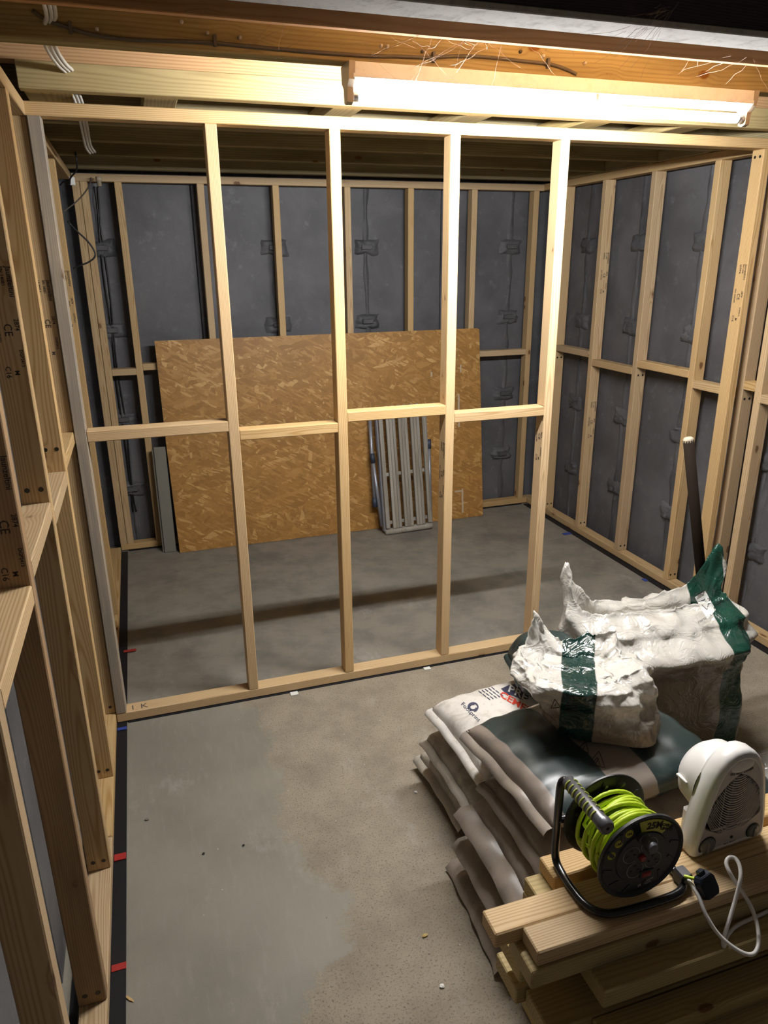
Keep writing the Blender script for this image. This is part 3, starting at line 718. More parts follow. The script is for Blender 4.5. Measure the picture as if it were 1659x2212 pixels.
def open_sack(name, c, levels, rim, mat, label, seed, rot, inner, n=150, crumple=.03, m=9):
    """slack plastic sack. levels: (z, a, b, cx, cy, crumple factor) up the outside; rim(theta) lifts the torn top edge;
    inner: further levels going back down / across inside the mouth"""
    root = thing(name, c, label, 'sack', rot=(0, 0, rot)); bm = bmesh.new(); rings = []
    ztop = levels[-1][0]; z0 = levels[-2][0]
    def fold(p):
        """sharp creases: ridged turbulence, in octaves"""
        q = 0.; f = 1.; a = 1.
        for k in range(3):
            q += a*(.42-abs(noise.noise(p*f+Vector((seed, k*7.7, 0))))*1.9); f *= 2.1; a *= .42
        return q
    def ring(z, a, b, cx, cy, cr, rimf, shrink=0.):
        vs = []
        for k in range(n):
            th = 2*math.pi*k/n; cs, sn = math.cos(th), math.sin(th)
            ex = 2/(2.5+2.2*max(0., 1-z/(.45*ztop))); ux = math.copysign(abs(cs)**ex, cs); uy = math.copysign(abs(sn)**ex, sn)
            zz = z+rimf*rim(th)
            fo = fold(Vector((ux*a*8, uy*b*8, zz*4.5))); n2 = noise.noise(Vector((ux*11, uy*11+seed, z*8)))
            d = cr*crumple*(fo+.12*n2)
            tooth = rimf**4*(.012*noise.noise(Vector((th*14, seed, 0)))+.006*noise.noise(Vector((th*45, seed, 0))))
            vs.append(bm.verts.new((cx+ux*max(.004, a+d-shrink), cy+uy*max(.004, b+d-shrink), max(.0006, zz+tooth+cr*crumple*.30*fo))))
        return vs
    def lerp_levels(lv):
        out = []
        for (l0, l1) in zip(lv, lv[1:]):
            for k in range(m):
                t = k/m; t2 = t*t*(3-2*t); out.append([l0[q]+(l1[q]-l0[q])*(t if q == 0 else t2) for q in range(6)])
        return out+[list(lv[-1])]
    for z, a, b, cx, cy, cr in lerp_levels(levels):
        rings.append(ring(z, a, b, cx, cy, cr, max(0., (z-z0)/(ztop-z0))**1.2))
    for i, (z, a, b, cx, cy, cr) in enumerate(lerp_levels([levels[-1]]+list(inner))):
        rings.append(ring(z, a, b, cx, cy, cr, max(0., 1-i/m)**1.2 if i < m else 0., shrink=.0025))
    for A, B in zip(rings, rings[1:]):
        for k in range(n): bm.faces.new((A[k], A[(k+1) % n], B[(k+1) % n], B[k]))
    for R0, sgn in ((rings[0], 1), (rings[-1], -1)):
        c0 = bm.verts.new(sum((v.co for v in R0), Vector())/n)
        for k in range(n): bm.faces.new((R0[(k+1) % n], R0[k], c0))
    film = link('film', bm_mesh(bm, 'film', True), mat, root)
    return root, film
def bump_at(th, c, w, h):
    d = (th-c+math.pi) % (2*math.pi)-math.pi; return h*math.exp(-(d/w)**2)
banded('film_big_sack', [(.125, .235)], 0, (.25, .21, .175, 1), (.010, .055, .036, 1), (.17, .14, .11, 1), .26, (.60, .575, .52, 1), .42)
R_ = math.radians
big, bigf = open_sack('open_sand_sack', (1.80, -.735, .001),
    [(.0, .235, .115, 0, 0, .2), (.05, .275, .165, 0, 0, .3), (.20, .285, .185, 0, 0, .35), (.34, .275, .175, -.01, 0, .6), (.395, .300, .190, -.03, -.005, .9), (.44, .345, .205, -.05, -.01, 1.), (.50, .335, .140, -.06, .01, 1.1), (.55, .315, .070, -.07, .03, 1.)],
    lambda th: bump_at(th, R_(172), .50, .17)+bump_at(th, R_(30), .33, .17)+bump_at(th, R_(95), .35, -.03),
    'film_big_sack', 'large open sack of sand with ragged white and green plastic rim, standing on the floor', 4.2, math.radians(-6),
    [(.50, .27, .05, -.06, .03, .6), (.44, .20, .04, -.04, .02, .3)], crumple=.030)
banded('film_small_sack', [(-.055, .035)], 0, (.21, .17, .13, 1), (.010, .036, .029, 1), (.15, .115, .08, 1), .20, (.60, .575, .52, 1), .100)
sml, smlf = open_sack('open_sand_sack', (1.195, -1.115, .472),
    [(.0, .115, .080, .075, -.03, .15), (.02, .140, .105, .068, -.028, .25), (.06, .160, .125, .045, -.018, .4), (.10, .168, .138, .018, 0, .9), (.135, .182, .150, .004, 0, 1.2), (.162, .170, .140, -.002, 0, 1.4), (.178, .150, .120, -.015, .01, 1.5)],
    lambda th: bump_at(th, R_(140), .30, .085)-bump_at(th, R_(250), .8, .01)+bump_at(th, R_(60), .3, .03),
    'film_small_sack', 'small half-empty sack with crumpled white film and green band, on the dark green sack', 9.9, math.radians(-32),
    [(.150, .09, .07, -.01, .01, 1.4), (.155, .02, .02, -.01, .01, .8)], crumple=.030)
# tool handle standing in the large sack
p1, p0 = P(1487, 950, 1, -.62), P(1521, 1310, 1, -.66); d = (p0-p1).normalized(); p2 = p0+d*.12
th_ = thing('tool_handle', p2, 'dark wooden tool handle with a pale worn end, standing in the large open sack', 'tool')
o = tube('shaft', [p2-p2, p1-p2], .0185, 'wood_soaked', th_, sub=1, n=14)
bm = bmesh.new(); lathe_bm(bm, [(.0186, -.006), (.0183, .002), (.014, .007), (.006, .009), (0, .0092)], 14); e = link('worn_end', bm_mesh(bm, 'worn_end', True), 'wood_weathered', None)
place(e, Matrix.Translation(p1) @ (-d).to_track_quat('Z', 'Y').to_matrix().to_4x4(), th_)

# ================================================================== CABLE REEL
reel = thing('cable_reel', (1.0, -1.585, .410), 'black extension cable reel wound with lime cable, on the timber pile', 'cable reel')
RC, RY0, RY1, RR = Vector((1.0, 0, .531)), -1.648, -1.525, .101     # axis height, front and rear flange, radius
def off(v): return Vector(v)-reel.location
YA = Matrix.Rotation(math.pi/2, 4, 'X')                            # local z -> world -y
def on_axis(y): return Matrix.Translation(off((RC.x, y, RC.z))) @ YA
def disc(name, prof, y, mat, parent=reel, n=48): return auto_smooth(lathe(name, prof, mat, parent, n, on_axis(y)), 40)
ffl = disc('front_flange', [(.030, -.006), (RR-.004, -.006), (RR, -.004), (RR+.001, .003), (RR-.002, .006), (RR-.006, .004), (RR-.009, .001), (.062, .001), (.060, .004), (.0, .004), (0, -.006)], RY0, 'plastic_black')
rfl = disc('rear_flange', [(0, .0), (RR-.002, .0), (RR+.001, -.002), (RR+.001, -.006), (RR-.004, -.008), (0, -.006)], RY1, 'plastic_black')
disc('drum', [(.040, 0), (.040, RY1-RY0-.008)], RY1+.0, 'plastic_black', n=32)
for k in range(12):                                                # slots in the flanges
    a = 2*math.pi*(k+.35)/12
    for y, sgn, mt in ((RY0-.0016, 1, 'plastic_black'), (RY1-.0098+.001, 1, 'plastic_black')):
        bm = bmesh.new(); box_bm(bm, (-.011, -.0035, -.0008), (.011, .0035, .0008), .0006)
        o = link('vent_slot', bm_mesh(bm, 'vent_slot'), mt)
        rr = .080
        m = Matrix.Translation((RC.x+rr*math.cos(a), y, RC.z+rr*math.sin(a))) @ Matrix.Rotation(-a+.5, 4, 'Y') @ Matrix.Rotation(math.pi/2, 4, 'X')
        place(o, m, reel)
# socket face: four outlets drawn by pale rings, red cut-out button and switch
for k in range(4):
    a = math.radians(45+90*k+18); c = Vector((RC.x+.031*math.cos(a), RY0-.0045, RC.z+.031*math.sin(a)))
    pts = [(.0195*math.cos(t_), .0195*math.sin(t_), 0) for t_ in [a+math.pi+.5+i*(2*math.pi-1.0)/30 for i in range(31)]]
    o = link('socket_ring', None) if False else None
    bm = bmesh.new(); tube_bm(bm, pts, .0007, 6); o = link('socket_ring', bm_mesh(bm, 'socket_ring', True), 'print_grey'); place(o, Matrix.Translation(c) @ YA, reel)
    for dx, dz in ((-.009, -.003), (.009, -.003), (0, .009)):
        bm = bmesh.new(); box_bm(bm, (-.0028, -.0018, -.0002), (.0028, .0018, .0003)); o = link('socket_hole', bm_mesh(bm, 'socket_hole'), 'plastic_black')
        place(o, Matrix.Translation(c+Vector((dx, -.0002, dz))) @ YA, reel)
disc('reset_button', [(.0, .007), (.006, .007), (.0075, .005), (.0075, .0)], RY0-.003, 'plastic_red', n=20)
o = loc_box('switch', (-.011, -.006, -.004), (.011, .006, .004), 'plastic_red', None); place(o, Matrix.Translation((RC.x+.014, RY0-.006, RC.z-.045)) @ YA, reel)
o = loc_box('switch_surround', (-.017, -.010, -.003), (.017, .010, .003), 'plastic_black', None); place(o, Matrix.Translation((RC.x+.016, RY0-.0045, RC.z-.045)) @ YA, reel)
kn = Vector((RC.x-.004, RY0, RC.z+.052))                           # winding knob
o = lathe('winding_knob', [(0, 0), (.013, 0), (.013, .010), (.0115, .012), (.0125, .032), (.011, .038), (0, .040)], 'grip_grey', None, 20); place(auto_smooth(o), Matrix.Translation(kn) @ YA, reel)
# yellow label with lettering, three round labels
def plate(name, pts2, y, mat):
    bm = bmesh.new(); f = bm.faces.new([bm.verts.new((x, y, z)) for x, z in pts2]); ex = bmesh.ops.extrude_face_region(bm, geom=[f])
    for v in [g for g in ex['geom'] if isinstance(g, bmesh.types.BMVert)]: v.co.y += .0006
    o = link(name, bm_mesh(bm, name), mat); return place(o, Matrix(), reel)
arc = [(RC.x+.092*math.cos(t_), RC.z+.092*math.sin(t_)) for t_ in [math.radians(100-i*7) for i in range(9)]]
arc += [(RC.x+.064*math.cos(t_), RC.z+.064*math.sin(t_)) for t_ in [math.radians(48+i*7) for i in range(8)]]
plate('yellow_label', arc, RY0-.0072+.004, 'label_yellow')
def letters(body, size, pos, mat, ang=0., bold=.0004):
    me = text_mesh(body, size, bold=bold); me.materials.append(MAT[mat]); o = bpy.data.objects.new('lettering', me); COL.objects.link(o)
    return place(o, Matrix.Translation(pos) @ Matrix.Rotation(-ang, 4, 'Y') @ Matrix.Rotation(math.pi/2, 4, 'X'), reel)
letters('25M', .022, (RC.x+.002, RY0-.0036, RC.z+.070), 'ink', math.radians(-8), .0008)
letters('CABLE\nLENGTH', .0085, (RC.x+.040, RY0-.0036, RC.z+.068), 'ink', math.radians(-22), .0004)
for a, tx in ((118, '13A'), (140, '13A'), (162, '13A')):
    a = math.radians(a); c = (RC.x+.077*math.cos(a), RY0-.0010, RC.z+.077*math.sin(a))
    o = lathe('round_label', [(0, .0006), (.0095, .0006), (.0095, 0)], 'label_yellow', None, 20); place(o, Matrix.Translation(c) @ YA, reel)
    letters(tx, .0075, (c[0]-.0066, c[1]-.0009, c[2]-.0025), 'ink', 0, .0003)
fr = [(-.008, -.005), (.010, -.005), (.010, .006), (-.008, .006)]
letters('M', .010, (RC.x+.002, RY0-.0016, RC.z-.082), 'print_grey', math.radians(12)); letters('MASTER\nPLUG', .006, (RC.x+.018, RY0-.0016, RC.z-.074), 'print_grey', math.radians(14), .0001)
# wound cable: one long swept tube in two loose layers
pts = []; rnd_ = random.Random(3)
turns, seg = 34, 26
for i in range(turns*seg+1):
    th = 2*math.pi*i/seg; tt = i/(turns*seg); lay = int(tt*3.999)
    s_ = (tt*4) % 1.; s_ = s_ if lay % 2 == 0 else 1-s_
    y = RY0+.012+s_*(RY1-RY0-.030)+.012*math.sin(th*.37+lay)+.006*math.sin(th*.5+1.7*lay)
    y = min(max(y, RY0+.012), RY1-.016)
    r = .048+lay*.0088+.004*math.sin(th*.61+lay*2.)+(.003*math.sin(th*1.3+i*.01))
    sag = .010*max(0., -math.sin(th))*(lay/3.)+.004*max(0., -math.cos(th))*(lay/3.)
    pts.append(off((RC.x+(r+sag)*math.cos(th), y, RC.z+(r+sag)*math.sin(th))))
tube('cable', pts, .0047, 'cable_lime', reel, sub=1, n=8)
# tubular stand and foam grip
tb = [(.905, -1.512, .634), (.899, -1.505, .634), (.894, -1.503, .622), (.893, -1.503, .58), (.893, -1.503, .50), (.893, -1.504, .445), (.892, -1.515, .424), (.889, -1.545, .4195), (.888, -1.59, .4195), (.892, -1.63, .4195), (.912, -1.657, .4195), (.945, -1.667, .4195), (1.02, -1.670, .4195), (1.085, -1.668, .4195), (1.115, -1.655, .4195), (1.125, -1.625, .4195), (1.125, -1.56, .4195), (1.124, -1.52, .4215), (1.118, -1.509, .435), (1.09, -1.509, .47), (1.03, -1.509, .522), (1.0, -1.510, .533), (.95, -1.509, .531), (.893, -1.503, .53)]
tube('stand', [off(p) for p in tb], .0090, 'tube_black_gloss', reel, sub=5, n=12)
g0, g1 = Vector((.906, -1.508, .634)), Vector((.906, -1.655, .634))
o = lathe('grip', [(0, 0), (.0125, 0), (.0145, .003), (.0145, .128), (.0165, .130), (.0165, .143), (.014, .147), (.004, .147), (.003, .143), (0, .143)], 'grip_grey', None, 24); place(auto_smooth(o), Matrix.Translation(g0) @ YA, reel)
for k in range(8):
    y = g0.y-.016-k*.0135
    for sx in (-1, 1):
        pp = [off((g0.x+.0148*math.cos(t_), y, g0.z+.0148*math.sin(t_))) for t_ in [math.radians(90+sx*(18+i*10)) for i in range(10)]]
        tube('grip_rib', pp, .0022, 'grip_lime', reel, sub=1, n=6)
o = loc_box('stand_foot', (-.014, -.017, -.010), (.014, .017, .022), 'plastic_black', None, .004); place(o, Matrix.Translation((1.125, -1.640, .4215)), reel)
# plug on its short lime tail
pc = P(1527, 1912, 2, .438)
plug = thing('mains_plug', pc, 'dark navy three-pin mains plug hanging off the reel over the stud lengths', 'plug', rot=(math.radians(58), math.radians(-8), math.radians(10)))
bm = bmesh.new(); prof = [(-.018, -.026), (.018, -.026), (.024, -.014), (.024, .016), (.016, .026), (-.016, .026), (-.024, .016), (-.024, -.014)]
f = bm.faces.new([bm.verts.new((x, y, -.008)) for x, y in prof]); ex = bmesh.ops.extrude_face_region(bm, geom=[f])
for v in [g for g in ex['geom'] if isinstance(g, bmesh.types.BMVert)]: v.co.z = .010; v.co.x *= .84; v.co.y *= .86
bmesh.ops.bevel(bm, geom=list(bm.edges), offset=.0015, segments=2, affect='EDGES'); link('plug_body', bm_mesh(bm, 'plug_body'), 'plug_navy', plug)
loc_box('cord_grip', (-.010, .018, -.007), (.006, .034, .006), 'plug_navy', plug)
for dx, dy, w in ((-.011, -.008, .0035), (.011, -.008, .0035), (0, .010, .0022)):
    loc_box('pin', (dx-w, dy-.002, -.024), (dx+w, dy+.002, -.008), 'tube_cap_metal', plug, .0005)
tl = [P(1478, 1893, 2, .445), P(1484, 1894, 2, .446), P(1495, 1897, 2, .447), P(1504, 1899, 2, .447)]
tube('cable_tail', [off(p) for p in tl], .0035, 'cable_lime', reel, 4, 8)

# ================================================================== FAN HEATER
ht = thing('fan_heater', (1.292, -1.560, .4102), 'white upright fan heater with curved slotted grille, on the timber pile', 'heater', rot=(0, 0, math.radians(2)))
HWd, HHt = .208, .262
def outline(k, inset=0., n=40):
    """rounded arch outline (x,z), k scales the width"""
    pts = []
    for i in range(n):
        t_ = i/n*2*math.pi-math.pi/2
        pass
    left = [(.43, .0), (.485, .012), (.50, .05), (.497, .14), (.475, .30), (.44, .47), (.398, .63), (.345, .77), (.275, .875), (.19, .950), (.095, .990), (.0, 1.)]
    P_ = [(x*HWd, z*HHt) for x, z in left]; P_ = P_+[(-x, z) for x, z in P_[::-1][1:]]
    c = Vector((0, HHt*.47)); out = []
    for x, z in P_:
        v = Vector((x, z))-c; L = v.length; out.append(c+v*((L-inset)/L))
    return out
def shell(name, secs, mat, parent, cap0=True, cap1=True):
    """loft of outline sections [(y, inset)]"""
    bm = bmesh.new(); R = []
    for y, ins in secs: R.append([bm.verts.new((q.x, y, max(0., q.y))) for q in outline(1, ins)])
    n = len(R[0])
    for A, B in zip(R, R[1:]):
        for k in range(n): bm.faces.new((A[k], A[(k+1) % n], B[(k+1) % n], B[k]))
    if cap0: bm.faces.new(R[0][::-1])
    if cap1: bm.faces.new(R[-1])
    return auto_smooth(link(name, bm_mesh(bm, name), mat, parent), 50)
shell('front_shell', [(-.030, .022), (-.0335, .018), (-.034, .014), (-.030, .004), (-.022, .0), (.004, .0), (.007, .003), (.014, .004)], 'heater_white', ht, cap0=False)
# grille panel: face plate with an opening built from strips
face_o = outline(1, .019)
def inside(x, z):
    """half width of the grille opening at height z"""
    zz = (z-.052)/(.205-.052)
    if zz < 0 or zz > 1: return 0.
    return .079*max(0., 1-(max(0, zz-.22)/.78)**2.2)**.8*(1 if zz > .16 else (.45+.55*(zz/.16)))
bm = bmesh.new(); fv = [bm.verts.new((q.x, -.0325, max(.0, q.y))) for q in face_o]; bm.faces.new(fv); shp = link('fan_cavity', bm_mesh(bm, 'fan_cavity'), 'heater_knob', ht); shp.location.y = .042
hole = []
for i in range(41):
    z = .052+(.205-.052)*i/40; hole.append((inside(0, z), z))
poly_r = [(w, z) for w, z in hole]; poly = [(-w, z) for w, z in hole[::-1]]+poly_r
# face = ring between outline and opening
bm = bmesh.new(); cz = .128; N = 96
def ray_hit(poly, ang):
    d = Vector((math.cos(ang), math.sin(ang))); c = Vector((0, cz)); best = 0
    for a, b in zip(poly, poly[1:]+poly[:1]):
        a, b = Vector(a)-c, Vector(b)-c; e = b-a; den = d.x*e.y-d.y*e.x
        if abs(den) < 1e-12: continue
        t_ = (a.x*e.y-a.y*e.x)/den; u_ = (a.x*d.y-a.y*d.x)/den
        if t_ > 0 and -1e-6 <= u_ <= 1+1e-6: best = max(best, t_)
    return c+d*best
O_, I_, J_ = [], [], []
for k in range(N):
    a = 2*math.pi*k/N; p_ = ray_hit([tuple(q) for q in face_o], a); q_ = ray_hit(poly, a)
    O_.append(bm.verts.new((p_.x, -.0322, max(.001, p_.y)))); I_.append(bm.verts.new((q_.x, -.0315, q_.y))); J_.append(bm.verts.new((q_.x, -.0235, q_.y)))
for k in range(N):
    k2 = (k+1) % N; bm.faces.new((O_[k], O_[k2], I_[k2], I_[k])); bm.faces.new((I_[k], I_[k2], J_[k2], J_[k]))
fp = link('face_plate', bm_mesh(bm, 'face_plate'), 'heater_panel', ht)
for i in range(32):                                                # sagging louvres
    zc = .040+i*.0066; w = None
    ptsl = []
    for k in range(-12, 13):
        x = k/12*.076; z = zc+1.0*x*x/.076-.016
        if abs(x) <= inside(x, z)-.0002: ptsl.append(Vector((x, -.0300, z)))
    if len(ptsl) < 3: continue
    bm = bmesh.new(); rows = []
    for p_ in ptsl: rows.append([bm.verts.new(p_+Vector((0, dy, dz))) for dy, dz in ((-.0015, -.0011), (-.0015, .0011), (.0015, .0011), (.0015, -.0011))])
    for A, B in zip(rows, rows[1:]):
        for k in range(4): bm.faces.new((A[k], A[(k+1) % 4], B[(k+1) % 4], B[k]))
    bm.faces.new(rows[0][::-1]); bm.faces.new(rows[-1])
    link('louvre', bm_mesh(bm, 'louvre'), 'heater_panel', ht)
for x in (-.034, -.0135, .0135, .034):
    z1 = max(z for w, z in hole if w > abs(x)+.002)
    loc_box('grille_bar', (x-.0012, -.0285, .053), (x+.0012, -.0235, z1), 'heater_panel', ht, 0)
# handle recess, knobs, lamp, rear drum
o = lathe('handle_recess', [(0, .0012), (.020, .0012), (.024, .0006), (.026, 0)], 'heater_white', ht, 28, Matrix.Translation((0, -.0322, .226)) @ YA); o.scale = (1.25, 1, .62); o.location.z = .226*.38
for x, r in ((-.066, .0205), (.066, .0165)):
    lathe('knob_ring', [(r+.003, .0), (r+.003, .0012), (r+.0005, .0012)], 'heater_dark', ht, 30, Matrix.Translation((x, -.0322, .030)) @ YA)
    lathe('knob', [(r, 0), (r*.97, .004), (r*.88, .006), (0, .005)], 'heater_knob', ht, 30, Matrix.Translation((x, -.0322, .030)) @ YA)
    loc_box('knob_bar', (x-.004, -.041, .030-r*.8), (x+.004, -.036, .030+r*.8), 'heater_knob', ht, .002).rotation_euler = (0, 0, 0)
lathe('indicator_lamp', [(0, .0016), (.0035, .0014), (.004, 0)], 'heater_dark', ht, 14, Matrix.Translation((.004, -.0322, .031)) @ YA)
def hletters(body, size, x, z, bold=.0002, bend=0.):
    me = text_mesh(body, size, 'CENTER', bold=bold); me.materials.append(MAT['ink'])
    for v in me.vertices: v.co.y += bend*v.co.x*v.co.x
    o = bpy.data.objects.new('lettering', me); COL.objects.link(o); o.parent = ht; o.location = (x, -.0327, z); o.rotation_euler = (math.pi/2, 0, 0)
hletters('DO NOT COVER', .0085, 0, .2055, .0001, 4.); hletters('PRO ELEC', .0075, 0, .012)
lathe('rear_drum', [(.086, 0), (.086, .020), (.080, .052), (.062, .072), (.03, .080), (0, .081)], 'heater_white', ht, 40, Matrix.Translation((0, .012, .148)) @ Matrix.Rotation(-math.pi/2, 4, 'X'))
loc_box('rear_foot', (-.06, .012, 0.), (.06, .060, .065), 'heater_white', ht, .006)
loc_box('side_rib', (-.0885, .030, .155), (-.080, .064, .160), 'heater_white', ht, .001)
# heater flex: tangled white cord over the board edge
wp = [(1478, 1893, .415+.02), (1490, 1905, .435), (1508, 1934, .425), (1526, 1978, .40), (1552, 2018, .372), (1590, 2050, .352), (1622, 2062, .345), (1637, 2045, .35), (1637, 2005, .362), (1622, 1958, .385), (1597, 1918, .425), (1578, 1888, .455), (1569, 1866, .468), (1574, 1853, .475), (1588, 1854, .476), (1598, 1872, .470), (1599, 1900, .455), (1588, 1945, .415), (1572, 1998, .375), (1562, 2030, .35), (1564, 2044, .334), (1571, 2022, .332), (1590, 2001, .332), (1620, 1986, .331), (1659, 1968, .331), (1720, 1935, .331)]
fx = tube('heater_flex', [P(x, y, 2, z) for x, y, z in wp], .0042, 'cord_white', None, 6, 8); tag(fx, 'white mains flex looping over the torn-grain treated board', 'cable')

# ================================================================== CABLES, CLIPS, COBWEBS
def wire(name, pl_, r, mat, label, cat='cable', sub=6):
    o = tube(name, pl_, r, mat, None, sub, 6); return tag(o, label, cat)
BYF = -.6005
cp = [(70, 22), (100, 42), (150, 60), (195, 73), (260, 83), (330, 87), (400, 89), (470, 93), (560, 102), (650, 110), (740, 117), (800, 121), (860, 122), (930, 124), (990, 121), (1060, 124), (1130, 132), (1190, 139), (1225, 150), (1245, 160)]
jc = wire('joist_cable', [P(x, y, 1, BYF) for x, y in cp], .0042, 'cable_grey', 'grey-brown cable clipped along the side of the old joist above the light')
for x, y in ((152, 60), (464, 88), (936, 124), (1183, 137)):
    p = P(x, y, 1, BYF); o = box('cable_clip', (p.x-.004, -.6085, p.z-.012), (p.x+.004, -.5972, p.z+.012), 'cable_grey', None, .001)
    tag(o, 'small cable clip holding the grey-brown cable to the old joist', 'clip', 'clips on the joist cable')
for x, y in ((448, 72), (518, 82), (210, 64), (836, 101), (822, 100), (911, 112), (1123, 112), (1172, 122), (1262, 137), (392, 48)):
    p = P(x, y, 1, -.5972); o = lathe('nail', [(0, .010), (.0035, .009), (.0045, .004), (.004, 0)], 'dust_white' if x % 2 == 0 else 'cable_grey', None, 10, Matrix.Translation(p) @ YA)
    tag(o, 'nail head standing out of the old joist near the clipped cable', 'nail', 'nails in the old joist')
for dx in (-.009, .001, .010):
    pts = [P(92, -30, 1, -.80), P(100, -8, 1, -.74), P(106, 12, 1, -.68), P(110, 34, 1, -.625), P(107, 44, 1, -.605), P(104, 60, 1, -.57), P(106, 92, 1, -.535), P(118, 118, 1, -.35), P(134, 140, 1, -.16), P(147, 152, 1, -.075), P(150, 158, 1, -.05), P(160, 195, 1, .0), P(172, 228, 1, .13), P(182, 275, 1, .36), P(190, 315, 1, .70), P(200, 330, 1, .9)]
    wire('twin_cable', [p+Vector((dx, 0, dx*.3)) for p in pts], .0048, 'cable_white', 'pale twin cable threaded through the joists next to the corner', sub=5).__setitem__('group', 'pale cables through the joists')
def loop(name, pp, r, mat, label): return wire(name, [P(x, y, a, v) for x, y, a, v in pp], r, mat, label)
loop('corner_cable', [(163, 328, 1, 1.2), (166, 350, 1, 1.2), (165, 368, 1, 1.25), (152, 385, 1, 1.3), (150, 398, 1, 1.4), (138, 392, 1, 1.5), (130, 400, 1, 1.6)], .004, 'cable_black', 'black cable drooping from the ceiling joists in the far corner')
loop('corner_cable', [(146, 478, 1, 1.4), (165, 498, 1, 1.4), (190, 522, 1, 1.4), (204, 543, 1, 1.4), (204, 556, 1, 1.4), (190, 567, 1, 1.4), (172, 574, 1, 1.4), (158, 580, 1, 1.4)], .004, 'cable_black', 'black cable bowed out in a loop in front of the double corner stud')
loop('corner_cable', [(197, 384, 1, 1.75), (193, 400, 1, 1.7), (180, 420, 1, 1.6), (160, 440, 1, 1.5), (138, 456, 1, 1.42)], .0035, 'cable_grey', 'brown cable slanting down across the double corner stud')
c = P(156, 391, 1, 1.4); cn = box('connector_block', c-Vector((.012, .008, .018)), c+Vector((.012, .008, .018)), 'packer_white', None, .003); tag(cn, 'small white connector on the drooping black cable', 'connector')
c = P(214, 391, 1, 1.80); jb = thing('conduit_end', c, 'grey conduit end poking below the joists by the back wall', 'conduit')
o = lathe('collar', [(0, .02), (.016, .02), (.016, 0), (.011, 0), (.011, -.025), (.008, -.025), (.008, -.02), (0, -.02)], 'fitting_grey', jb, 16)
for k, dx in enumerate((-.007, .007)):
    pp = [(207, 403), (211, 440), (216, 490), (221, 530), (229, 600), (236, 660), (242, 712), (250, 780), (256, 830), (266, 900), (273, 960), (281, 1030), (288, 1080), (292, 1105)]
    pts = [P(x, y, 1, 1.972)+Vector((dx+.004*math.sin(i*1.3+k*2), 0, 0)) for i, (x, y) in enumerate(pp)]
    w_ = wire('wall_cable', pts, .0042, 'cable_black', 'black cable running down the panel joint in the far corner'); w_['group'] = 'black cables on the corner joint'
# cobwebs: each a tangle of hair-thin strands between joists
def cobweb(label, strands, r=.0007, seed=0):
    rn = random.Random(seed); bm = bmesh.new()
    for a, b, sag in strands:
        a, b = Vector(a), Vector(b); pts = []
        for i in range(9):
            t_ = i/8; p_ = a.lerp(b, t_); p_.z -= sag*4*t_*(1-t_); p_ += Vector((rn.uniform(-1, 1), rn.uniform(-1, 1), rn.uniform(-1, 1)))*.0025*(0 < i < 8)
            pts.append(p_)
        tube_bm(bm, pts, r, 4)
    o = link('cobweb', bm_mesh(bm, 'cobweb'), 'cobweb_silk'); tag(o, label, 'cobweb', kind='stuff')
rn = random.Random(11)
def web(cx, cy, sx, sy, n, label, seed, y0=-.93, y1=-.70, dirn=None):
    st = []; rn = random.Random(seed)
    for i in range(n):
        x, y = rn.gauss(cx, sx), rn.gauss(cy, sy); L = rn.uniform(40, 190); a = (dirn if dirn is not None else rn.choice((-.35, .5, -.8, 2.5)))+rn.gauss(0, .35)
        pa, pb = P(x, y, 1, rn.uniform(y0, y0+.05)), P(x+L*math.cos(a), y+L*math.sin(a), 1, rn.uniform(y1, y1+.08))
        pa.z = min(pa.z, 2.30); pb.z = min(pb.z, 2.30); st.append((pa, pb, rn.uniform(-.004, .014)))
    cobweb(label, st, rn.uniform(.00020, .0003), seed)
web(985, 55, 70, 24, 80, 'dense cobweb spun under the red joist over the middle of the light', 1, -.88, -.66, None)
web(700, 28, 70, 18, 22, 'thin cobweb strands across the red joist towards the corner', 2, -.90, -.70)
web(1440, 22, 16, 9, 26, 'tuft of cobweb on the dark stained joist', 3, -1.12, -1.09, 2.7)
web(1620, 95, 40, 14, 26, 'ragged cobweb hanging off the pale joist edge near the wall', 4, -.92, -.62)
st = [(P(1222, 50, 1, -.93), P(1178, 110, 1, -.62), .0), (P(1215, 60, 1, -.93), P(1240, 120, 1, -.62), .0), (P(1520, 75, 1, -.95), P(1504, 148, 1, -.62), .004), (P(1575, 60, 1, -.98), P(1520, 85, 1, -.93), .006), (P(1655, 88, 1, -.93), P(1510, 160, 1, -.62), .0)]
cobweb('few single cobweb threads hanging from the pale joist edge', st, .0004, 9)

# ================================================================== PRINT ON THE SACKS (laid on the surface)
from mathutils.bvhtree import BVHTree
def world_of(o):
    m = Matrix.LocRotScale(o.location, o.rotation_euler, o.scale)
    return (Matrix.LocRotScale(o.parent.location, o.parent.rotation_euler, None) @ m) if o.parent else m
def decal(body, me, p0, ex, ey, mat, name='print', lift=.0012):
    """lay a flat mesh (x,y) on the surface of sack part `body`: vertex -> photo pixel p0+x*ex+y*ey -> point on the sack"""
    wm = world_of(body); iv = wm.inverted(); bv = BVHTree.FromPolygons([v.co for v in body.data.vertices], [p.vertices for p in body.data.polygons])
    o_ = iv @ Vector(CAMP); ok = True
    for v in me.vertices:
        px, py = p0[0]+v.co.x*ex[0]+v.co.y*ey[0], p0[1]+v.co.x*ex[1]+v.co.y*ey[1]
        d_ = CF+CR*((px-829.5)/FPX)-CU*((py-1106)/FPX); h, nn, _, _ = bv.ray_cast(o_, (iv.to_3x3() @ d_).normalized())
        if h is None: ok = False; break
        v.co = h+nn*lift if nn.dot(o_-h) > 0 else h-nn*lift
    if not ok: bpy.data.meshes.remove(me); return None
    me.materials.clear(); o = link(name, me, mat, body.parent); return o
